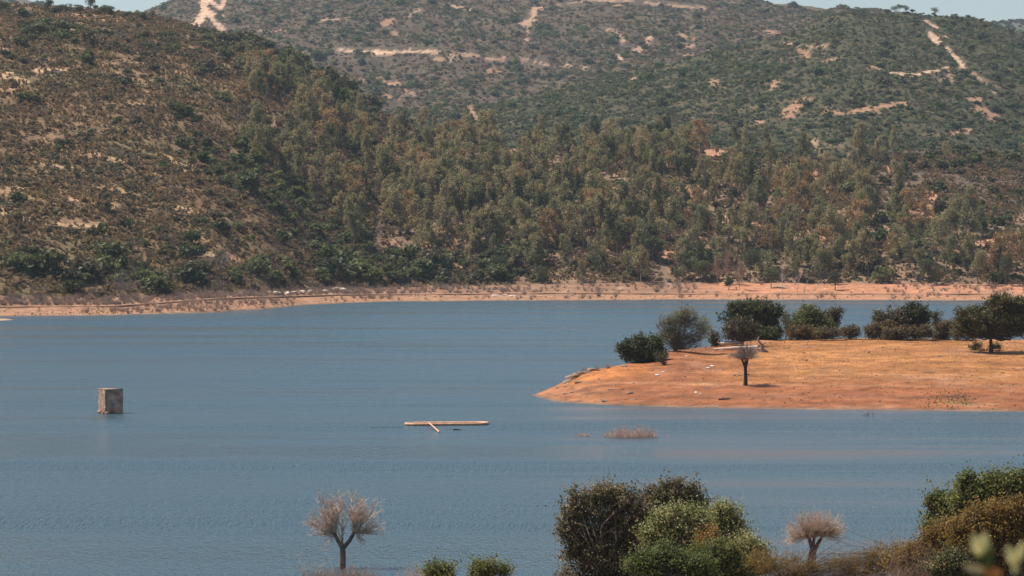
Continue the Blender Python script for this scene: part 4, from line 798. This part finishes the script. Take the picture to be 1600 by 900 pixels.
bare_tree('pale brown leafless tree, left of the broad leafless clump', 1122, 446, 9.5, -.05, 90, .42, seed=1)
bare_tree('pale brown leafless tree with the widest crown of its clump', 1138, 444, 11, .02, 110, .42, seed=2)
bare_tree('leafless tree with a visible trunk at the right of its clump', 1155, 452, 9.5, .05, 80, .4, seed=3)
bare_tree('tall thin leafless mast-like tree standing at the waterline', 1223, 466, 14.5, -.01, 22, .2, M['dead'], .10, 4)
bare_tree('short thin leafless tree right of the mast-like one', 1246, 464, 9, -.02, 26, .3, M['dead'], .09, 5)
bare_tree('leaning leafless trunk at the waterline, left of two', 1252, 467, 7, .35, 14, .3, M['dead'], .10, 6)
bare_tree('strongly leaning leafless trunk at the waterline, right of two', 1258, 467, 7, .9, 14, .28, M['dead'], .10, 7)
bare_tree('small leafless tree far right of the middle shore stones', 1062, 463, 4.5, .0, 40, .4, seed=8)
bare_tree('pale trunked leafless tree low in the left part of the wood', 594, 392, 11, .02, 50, .25, M['dead'], .12, 9, ('A',))
# grey leafless shrubs and dry brush along the shore
px, py, q = sample('bank', 2600, lambda a, b_, c: np.clip(.28+.5*sst(900, 500, a)+.9*sst(60, 20, np.abs(a-350))-.25*(a > 1080)*(a < 1380), 0, 1), rs, -100, 1740); nn = len(px)
stuff('bank_brush', 'grey leafless brush along the bank above the shore track', q, scls(rs.lognormal(math.log(1.4), .3, nn), rs, (.6, 1.)), rots(nn, rs, .1), rs.integers(0, 6, nn), BARE+BAREP, 'brush')
px, py, q = sample('beach', 1500, lambda a, b_, c: np.clip(.03+.95*sst(140, 60, np.abs(a-350))+.3*sst(.1, .4, fbm(a, b_*4, 30, 2, 9)), 0, 1), rs, -100, 1740, .1, .95); nn = len(px)
stuff('beach_brush', 'dry tan brush on the strip between shore track and water', q, scls(rs.lognormal(math.log(1.3), .3, nn), rs, (.6, 1.)), rots(nn, rs, .1), rs.integers(0, 3, nn), BAREP, 'brush')
px, py, q = sample('beach', 1800, lambda a, b_, c: np.clip(.10+.8*sst(110, 20, np.abs(a-170)), 0, 1), rs, -100, 1740, .05, .9); nn = len(px)
stuff('shore_weeds', 'short green weeds along the left water edge', q, scls(rs.uniform(.4, 1., nn), rs, (.3, .6)), rots(nn, rs, .1), rs.integers(0, 2, nn), TG, 'weeds')
gsh = 'grey leafless shrubs on the far bank'
for i, (a, b_, h, lb) in enumerate([(186, 456, 6.5, 'large grey leafless shrub above the concrete block'), (150, 462, 3.5, 'small dark leafless shrub left of the large grey one'), (395, 452, 5, 'rounded grey leafless shrub left of the white rocks'), (340, 450, 4.5, 'grey leafless shrub above the bend of the shore track'),
                                  (935, 463, 4.2, 'grey leafless shrub by the middle shore stones'), (962, 464, 3.2, 'small grey leafless shrub right of the larger one'), (820, 460, 3., 'thin leafless shrub left of the middle shore shrubs'), (1120, 463, 2.5, 'low brown leafless shrub on the orange bank')]):
    tag(link('bare_shrub', BARE[i % 3], loc=at(a, b_, ['bank', 'beach', 'track', 'A']), rot=i, scl=(h*.8, h*.8, h*.9)), lb, 'shrub', gsh)
gr = 'pale rocks beside the shore track'
rkl = ['first pale rock from the left below the bare hill', 'second pale rock from the left below the bare hill', 'third pale rock from the left below the bare hill', 'fourth pale rock, near the middle of the row', 'fifth pale rock, right of the middle of the row', 'pale rock just left of the big white boulder pair', 'big white boulder, left of the pair', 'big white boulder, right of the pair', 'low pale rock right of the boulder pair']
for i, (a, b_, s_) in enumerate([(432, 456, 1.6), (448, 457, 1.8), (460, 454, 1.6), (472, 456, 2.), (486, 455, 1.7), (508, 454, 1.6), (527, 451, 3.), (535, 453, 2.4), (546, 455, 1.5)]):
    tag(link('boulder', RKP[i % 4], loc=at(a, b_+1.5, ['bank', 'A', 'track'])+[0, -.8, .3], rot=i*1.7, scl=(s_*1.7, s_*1.2, s_*1.2)), rkl[i], 'rock', gr)
for i, (a, b_, s_, lb) in enumerate([(774, 461, 2.2, 'flat pale stone slab left of two on the middle shore'), (788, 460, 1.8, 'leaning pale stone slab between the two others'), (801, 461.5, 2.2, 'flat pale stone slab right of two on the middle shore')]):
    tag(link('stone_slab', RKP[i], loc=at(a, b_, ['beach', 'track']), rot=.3*i, scl=(s_*1.4, s_, s_*.5)), lb, 'stone', 'stone slabs on the middle shore')
px, py, q = sample('bank', 900, lambda a, b_, c: np.clip(.1+.9*sst(120, 40, np.abs(a-430)), 0, 1), rs, -100, 1740); nn = len(px)
stuff('bank_stones', 'small tan stones scattered on the far bank', q, scls(rs.lognormal(math.log(.6), .4, nn), rs, (.6, .9)), rots(nn, rs, .3), rs.integers(0, 8, nn), RK+RKP, 'stones')
px, py, q = sample('beach', 1300, lambda a, b_, c: .6+a*0, rs, -100, 1740); nn = len(px)
stuff('beach_stones', 'small stones scattered along the far water edge', q, scls(rs.lognormal(math.log(.4), .4, nn), rs, (.6, .9)), rots(nn, rs, .3), rs.integers(0, 4, nn), RK, 'stones')
# sandbar at the far left
b0 = pw(-6, 500); b = Buf(); th = np.linspace(0, 2*math.pi, 25)[:-1]; rr_ = [(1., -.3), (.8, .05), (.5, .22), (.15, .3)]; V_ = []
for r_, z_ in rr_: V_ += [(math.cos(a)*r_*4.2*(1+.1*math.sin(3*a)), math.sin(a)*r_*9, z_) for a in th]
Fq = [[i*24+j, i*24+(j+1) % 24, (i+1)*24+(j+1) % 24, (i+1)*24+j] for i in range(3) for j in range(24)]
b.add(V_, Fq, 0.); M['sand'] = rough_mat('orange_sand', (.38, .21, .13), (.50, .29, .18), 1.5); tag(link('sandbar', b.mesh('sandbar', M['sand'], True), loc=b0), kind='structure')
# trees on the skylines
gs = 'trees along the skyline'
for i, (a, b_, h, rx, mt, lb) in enumerate([(77, 17, 6.5, 2.6, 'dark', 'tree with a bare foot on the left skyline, the first from the left'), (142, 20, 8.5, 3., 'dark', 'tallest tree on the left skyline against the sky'), (165, 24, 5.5, 3.5, 'dark', 'bushy tree right of the tallest skyline tree'), (173, 26, 5.5, 3.4, 'dark', 'rounded tree at the right end of the skyline clump'),
                                           (105, 19, 4., 4.5, 'dark', 'wide low bush on the left skyline'), (124, 20, 4.2, 2.4, 'dark', 'small bush left of the tallest skyline tree'), (198, 27, 2.6, 4., 'blueg', 'low bush where the bare hill\'s skyline meets the sky'), (5, 15, 4.5, 4., 'dark', 'bush on the skyline at the photo\'s left edge'), (220, 30, 3.2, 3.5, 'dark', 'low bush at the right end of the sky gap')]):
    mini_tree('skyline_tree', lb, a, b_, h, rx, M[mt], 200+i, 1500, group=gs, lay_=('A',), low=.2)
for i, (a, h, rx, lb) in enumerate([(1397, 4.5, 3.8, 'left tree of three close together on the domed hill\'s skyline'), (1405, 4.8, 3.6, 'middle tree of three on the domed hill\'s skyline'), (1414, 4.8, 3.6, 'right tree of three on the domed hill\'s skyline'), (1461, 5.5, 4.0, 'solitary umbrella-shaped tree on the domed hill\'s skyline'), (1425, 3.2, 2.4, 'tiny bush right of the three skyline trees'), (1350, 4.5, 5, 'low tree on the domed hill\'s skyline left of the three'), (1332, 4., 4, 'low bush at the left shoulder of the domed hill')]):
    c = int(np.searchsorted(P, a)); k = np.where(LAY == 'B')[0]; yy = YH-F*(GZ[c, k]-H)/GD[c, k]; mm = k[np.argmin(yy)]
    mini_tree('skyline_tree', lb, a, float(yy.min()), h*1.25, rx, M['blueg'], 240+i, 900, group=gs, lay_=('B',), low=.3)

# ------------------------------------------------------------------ near bank
def shoots(rng, c, axis, n, ln, r, cone=1.0, sub=4, wig=.18):
    """thin shoots radiating from a pollard head"""
    S_ = []; axis = np.array(axis, float); axis /= np.linalg.norm(axis)
    for i in range(n):
        d_ = rng.normal(size=3); d_ /= np.linalg.norm(d_); d_ = axis+d_*cone; d_ /= np.linalg.norm(d_); L_ = ln*rng.uniform(.55, 1.05)*(.72+.28*max(0, d_@axis)); p = np.array(c, float)+rng.normal(0, .06, 3)
        for k in range(4):
            e_ = p+d_*L_/4; S_.append((*p, *e_, r*(1-k*.22), r*(1-(k+1)*.22)))
            for _ in range(sub):
                f = rng.random(); b0_ = p+(e_-p)*f; dv = d_+rng.normal(0, .42, 3); dv /= np.linalg.norm(dv); S_.append((*b0_, *(b0_+dv*L_*rng.uniform(.1, .28)), r*.5, r*.22))
            p = e_; d_ = d_+rng.normal(0, wig, 3)+np.array([0, 0, .06]); d_ /= np.linalg.norm(d_)
    return S_
def pollard(label, px, py, d, trunk, heads, mat, bark, seed):
    rng = np.random.default_rng(seed); base = ground(px, d); base[2] = max(base[2], Z(py, d)) if base[2] > Z(py, d) else base[2]
    e = link('pollarded_tree', None, loc=base); tag(e, label, 'tree', 'leafless pollarded trees on the near bank')
    tb = Buf(); tb.tubes(trunk, 9); link('trunk', tb.mesh('trunk', bark, True), e)
    ss = []
    for h_ in heads: ss += shoots(rng, *h_)
    cb = Buf(); cb.tubes(ss, 3); link('shoots', cb.mesh('shoots', mat), e); return base
d = 193.; zb = ground(536, d)[2]; u = d/F                       # metres per photo pixel
def T(x_, y_): return ((x_-536)*u, 0, (882-y_)*u+Z(882, d)-zb)  # photo position -> metres from the foot
M['pollbark'] = rough_mat('reddish_trunk', (.05, .03, .025), (.30, .16, .11), 3)
tr = [(*T(535, 890), *T(535.5, 872), .19, .17), (*T(535.5, 872), *T(535, 856), .17, .17), (*T(535, 858), *T(528, 846), .15, .12), (*T(528, 846), *T(522, 834), .12, .11), (*T(522, 834), *T(515, 832), .1, .07), (*T(536, 857), *T(546, 845), .14, .12), (*T(546, 845), *T(553, 832), .12, .12), (*T(553, 832), *T(561, 834), .11, .07), (*T(535, 856), *T(534, 842), .09, .05)]
pollard('leafless pollarded tree with forked dark trunk at the water edge', 536, 882, d, tr,
        [(T(522, 832), (-.35, -.1, 1.), 30, 2.6, .036, .55, 5), (T(516, 834), (-1., 0, .5), 24, 1.8, .026, .6, 5), (T(553, 832), (.25, 0, 1.), 30, 2.6, .036, .5, 5), (T(560, 834), (1., 0, .7), 24, 1.7, .026, .6, 5), (T(534, 842), (0, .1, 1), 8, 2.3, .028, .3), (T(522, 836), (-.6, 0, -.2), 20, 1.2, .012, .8), (T(558, 838), (.6, 0, -.2), 16, 1.1, .012, .9)], M['dead'], M['pollbark'], 3)
d = 178.; zb = ground(1268, d)[2]; u = d/F
def T(x_, y_): return ((x_-1268)*u, 0, (900-y_)*u+Z(900, d)-zb)
tr = [(*T(1267, 915), *T(1269, 880), .27, .25), (*T(1269, 880), *T(1271, 860), .25, .21), (*T(1271, 862), *T(1265, 842), .13, .1), (*T(1272, 862), *T(1282, 844), .13, .1), (*T(1282, 844), *T(1290, 832), .09, .07), (*T(1270, 862), *T(1273, 840), .1, .08), (*T(1265, 842), *T(1256, 838), .08, .05)]
pollard('leafless pollarded tree with a dense pinkish round head of shoots', 1268, 900, d, tr,
        [(T(1262, 838), (-.5, 0, .8), 120, 1.45, .016, 1.15, 4, .08), (T(1273, 838), (0, 0, .9), 130, 1.5, .016, 1.1, 4, .08), (T(1286, 836), (.5, 0, .8), 120, 1.45, .016, 1.1, 4, .08), (T(1252, 838), (-1, 0, .1), 60, 1.1, .012, .8, 4, .08), (T(1294, 834), (1, 0, .1), 60, 1.05, .012, .8, 4, .08)], M['dead2'], M['pollbark'], 4)
def brush(label, px, top, wpx, d, n, h, mat, seed, spread=.6, r=.010, sub=4, cat='shrub', group=None, name='dry_brush'):
    rng = np.random.default_rng(seed); c = ground(px, d); wd = wpx*d/F; segs = []
    hh0 = Z(top, d)-c[2]
    for i in range(n):
        ox = rng.uniform(-.5, .5)*wd; o_ = np.array([ox, rng.uniform(-.8, .8), ground(px+ox*F/d, d)[2]-c[2]-.05]); hh = hh0*rng.uniform(.45, 1.)*(1-.45*(2*abs(ox)/wd)**3)
        for sgm in spray_segs(rng, 2, max(hh, .2), spread, r, sub): segs.append((*(np.array(sgm[:3])+o_), *(np.array(sgm[3:6])+o_), sgm[6], sgm[7]))
    b = Buf(); b.tubes(segs, 3); return tag(link(name, b.mesh(name, mat), loc=c), label, cat, group)
gb = 'leafless brush along the near bank'
brush('tangled brown leafless brush under the forked pollarded tree', 530, 876, 130, 182, 260, 1, M['twig'], 1, group=gb)
brush('pale leafless sapling just left of the forked pollarded tree', 487, 843, 16, 191, 7, 1, M['dead'], 2, .45, .02, group=gb)
brush('tiny leafless twigs between the sapling and forked pollarded tree', 505, 862, 12, 191, 4, 1, M['dead'], 3, .4, group=gb)
brush('rounded leafless shrub, the left of two right of the brush', 640, 868, 34, 184, 26, 1, M['dead'], 4, .7, group=gb)
brush('leafless shrub beside the low green bush, the right of two', 668, 864, 30, 184, 26, 1, M['dead'], 5, .6, group=gb)
brush('single dark stalk left of the brown tree group', 869, 880, 10, 180, 3, 1, M['greytwig'], 6, .25, group=gb)
brush('dense thin brown stems left of the pinkish pollarded tree', 1235, 848, 62, 176, 110, 1, M['twig'], 7, .35, group=gb)
brush('pale twigs at the foot of the pinkish pollarded tree', 1245, 862, 50, 172, 40, 1, M['dead2'], 8, .5, group=gb)
brush('upright brown stems right of the pinkish pollarded tree', 1345, 846, 90, 170, 150, 1, M['twig'], 9, .22, group=gb)
brush('fanned leafless branches against the water left of the golden shrubs', 1428, 812, 70, 160, 36, 1, M['greytwig'], 10, .5, .012, group=gb)
brush('tall thin stem right of the pale olive bushes', 1207, 835, 8, 176, 2, 1, M['twig'], 11, .12, group=gb)
# leafy near plants
def near(name, label, px, d, items, n, size, mat, k=6, f=.42, cat='tree', r=.12, **kw):
    rng = np.random.default_rng(int(px)+int(d)); base = ground(px, d)
    L_ = lobes_from_px(base, d, fill(items, rng, k, f), rng=rng); kw.setdefault('under', .8); kw.setdefault('shell', .2); kw.setdefault('sprig', .36)
    return tree(name, label, base, L_, n, size, mat, M['bark'], cat=cat, r=r, seed=int(px), trunk_to=(0, 0, .6), multi=3, **kw)
near('oak_tree', 'large grey brown leafy tree at the left of the bank group', 945, 182, [(905, 795, 28, 26), (945, 790, 40, 28), (980, 800, 32, 32), (905, 845, 34, 30), (950, 850, 50, 36), (925, 885, 48, 25), (975, 885, 40, 28), (890, 825, 20, 20), (965, 776, 20, 14), (1000, 830, 26, 40), (1000, 870, 28, 30)], 42000, .16, M['nearA'], 8, .38)
near('oak_tree', 'grey green leafy tree peeping over the pale olive bush', 1045, 184, [(1040, 772, 30, 18), (1030, 795, 32, 24), (1075, 780, 26, 20), (1022, 820, 26, 24), (1090, 790, 15, 14)], 20000, .16, M['nearA'], 8, .38)
near('olive_bush', 'pale olive rounded bush in front of the grey brown trees', 1060, 176, [(1050, 825, 42, 28), (1075, 815, 34, 24), (1030, 845, 32, 26), (1085, 850, 30, 30)], 26000, .14, M['nearB'], 9, .36, 'shrub', .07)
near('olive_bush', 'tall pale olive bush behind the amber patch', 1130, 178, [(1135, 812, 26, 22), (1128, 835, 36, 24), (1145, 840, 26, 20), (1125, 797, 14, 12)], 17000, .13, M['nearB'], 8, .38, 'shrub', .07)
near('olive_bush', 'low olive bush left of the tall brown stems', 1165, 172, [(1165, 858, 30, 16), (1150, 875, 40, 20), (1175, 885, 32, 18)], 17000, .13, M['nearB'], 8, .38, 'shrub', .07)
near('amber_bush', 'small amber orange bush glowing among the olive bushes', 1110, 174, [(1110, 838, 12, 14), (1100, 850, 14, 10), (1118, 870, 16, 12), (1108, 888, 16, 12)], 5000, .10, M['amber'], 6, .45, 'shrub', .05)
near('low_bush', 'dull green brown bush filling the dark gap behind the amber bush', 1120, 171, [(1120, 870, 34, 24), (1150, 890, 34, 14), (1085, 888, 26, 14)], 15000, .13, M['rgreen'], 8, .38, 'shrub', .06)
near('green_bush', 'fresh green bush low in front of the pale olive one', 1020, 168, [(1035, 872, 38, 18), (1010, 888, 36, 16), (1070, 885, 34, 18), (1095, 890, 22, 18)], 20000, .13, M['nearG'], 9, .38, 'shrub', .06)
near('green_bush', 'low green bush beside the two leafless shrubs', 690, 180, [(690, 894, 20, 9), (675, 897, 14, 8)], 3600, .13, M['rgreen'], 7, .42, 'shrub', .04)
near('green_bush', 'low green bush standing free of the others near the bottom', 765, 179, [(760, 889, 18, 9), (782, 893, 18, 8), (745, 896, 14, 8)], 4200, .13, M['rgreen'], 7, .42, 'shrub', .04)
near('tall_weeds', 'brown green weeds filling the gap under the pinkish pollarded tree', 1225, 166, [(1195, 882, 30, 22), (1240, 888, 34, 17), (1290, 890, 34, 15), (1330, 886, 34, 20), (1375, 880, 34, 24), (1410, 872, 30, 24)], 26000, .085, M['gold'], 8, .42, 'weeds', .03, asp=.35)
brush('tall brown and green twigs rising along the golden slope', 1440, 826, 110, 153, 110, 1, M['twig'], 21, .3, .012, group=gb)
near('carob_tree', 'green leafy tree reaching highest at the right edge', 1555, 158, [(1530, 768, 30, 20), (1570, 765, 34, 22), (1600, 765, 26, 24), (1505, 790, 20, 20), (1590, 790, 40, 20), (1515, 752, 10, 10)], 30000, .15, M['rgreen'], 9, .36)
near('carob_tree', 'small green tree left of the highest one at right', 1480, 160, [(1475, 790, 20, 14), (1490, 805, 26, 18), (1470, 825, 22, 18), (1458, 785, 9, 8)], 13000, .15, M['rgreen'], 8, .38)
near('golden_bush', 'broad golden brown bush filling the lower right corner', 1560, 148, [(1560, 812, 50, 26), (1600, 820, 40, 34), (1530, 840, 46, 32), (1580, 865, 60, 36), (1520, 880, 50, 30)], 50000, .12, M['gold'], 10, .34, 'shrub', .08)
near('golden_bush', 'golden brown bush sloping down toward the water at right', 1455, 154, [(1480, 845, 34, 24), (1455, 868, 40, 26), (1420, 882, 38, 20), (1490, 880, 40, 26)], 30000, .12, M['gold'], 9, .36, 'shrub', .06)
e = near('flowering_bush', 'dark bush dotted with cream flowers beside the blurred leaves', 1490, 132, [(1490, 880, 26, 14), (1475, 893, 24, 12), (1510, 893, 26, 12)], 9000, .075, M['dark'], 7, .42, 'shrub', .05)
rng = np.random.default_rng(8); base = np.array(e.location); L_ = lobes_from_px(base, 131.3, fill([(1490, 877, 27, 14), (1475, 890, 25, 12), (1510, 890, 27, 12)], rng, 7, .42), rng=rng)
link('flowers', crown_buf(L_, 1100, .07, rng, .9, .3, .9).mesh('flowers', M['blossom']), e)
# plant right in front of the lens, out of focus
d = 4.6; g0 = ground(800, d); base = np.array([(1560-800)/F*d, d, g0[2]]); e = link('tall_plant', None, loc=base); tag(e, 'blurred yellow green leafy plant close to the camera at lower right', 'plant')
def nb(x_, y_, dy=0.): return np.array([(x_-1560)/F*d, dy, Z(y_, d)-base[2]])
segs = []; 
for (x_, y_) in [(1532, 868), (1546, 890), (1588, 882), (1560, 900)]:
    t_ = nb(x_, y_); m_ = t_*.5+np.array([.01, 0, 0]); segs += [(0, 0, -.02, *m_, .004, .003), (*m_, *t_, .003, .0022)]
b = Buf(); b.tubes(segs, 6); link('stem', b.mesh('stem', M['weed']), e)
def blade(pts_root, tip, wd, mat, nm='leaf'):
    r0, t0 = np.array(pts_root), np.array(tip); ax_ = t0-r0; L__ = np.linalg.norm(ax_); ax_ /= L__; sd = np.cross(ax_, [0, 1, 0]); sd /= np.linalg.norm(sd); V_ = []; n_ = 7
    for i in range(n_):
        f = i/(n_-1); ww = wd*math.sin(math.pi*(.06+.92*f))**.8; c_ = r0+ax_*L__*f+np.array([0, -.006*math.sin(f*3), 0])
        V_ += [c_-sd*ww, c_+np.array([0, .003, 0]), c_+sd*ww]
    Fq = [[3*i+j, 3*i+j+1, 3*i+j+4, 3*i+j+3] for i in range(n_-1) for j in range(2)]
    b = Buf(); b.add(V_, Fq, .5); return link(nm, b.mesh(nm, mat, True), e)
for (rx, ry, tx, ty, wd, mt) in [(1534, 868, 1520, 834, 9, 'yleaf'), (1534, 866, 1540, 832, 8, 'yleaf'), (1537, 875, 1552, 852, 6, 'weed'), (1546, 892, 1545, 858, 6, 'weed'), (1588, 884, 1574, 852, 8, 'yleaf'), (1588, 882, 1601, 846, 7, 'yleaf'), (1548, 896, 1505, 884, 6, 'blossom'), (1560, 905, 1536, 890, 8, 'orange_leaf'), (1562, 905, 1552, 888, 7, 'orange_leaf'), (1588, 898, 1585, 872, 5, 'yleaf')]:
    blade(nb(rx, ry), nb(tx, ty), wd/F*d, M[mt])

# things that still read alike are told apart by their order from the left
def wp(o): return (o.matrix_world.translation if o.parent else o.location)
same = {}
for o_ in COL.objects:
    if o_.get('group') in ('small stones on the eroded slope', 'eucalyptus trees of the hillside wood', 'shrubs scattered over the near hillsides'): same.setdefault(o_['label'], []).append(o_)
ordn = ['first', 'second', 'third', 'fourth', 'fifth', 'sixth', 'seventh', 'eighth', 'ninth', 'tenth', 'eleventh', 'twelfth', 'thirteenth', 'fourteenth', 'fifteenth']
for lb, os_ in same.items():
    n = len(os_)
    if n < 2 or n > 15: continue
    os_.sort(key=lambda o_: o_.location.x/o_.location.y)
    for i, o_ in enumerate(os_):
        w_ = ('the left one' if i == 0 else 'the right one') if n == 2 else 'leftmost' if i == 0 else 'rightmost' if i == n-1 else 'middle one' if n == 3 else ordn[i]+' from left'
        if len((lb+', '+w_).split()) <= 16: o_['label'] = lb+', '+w_
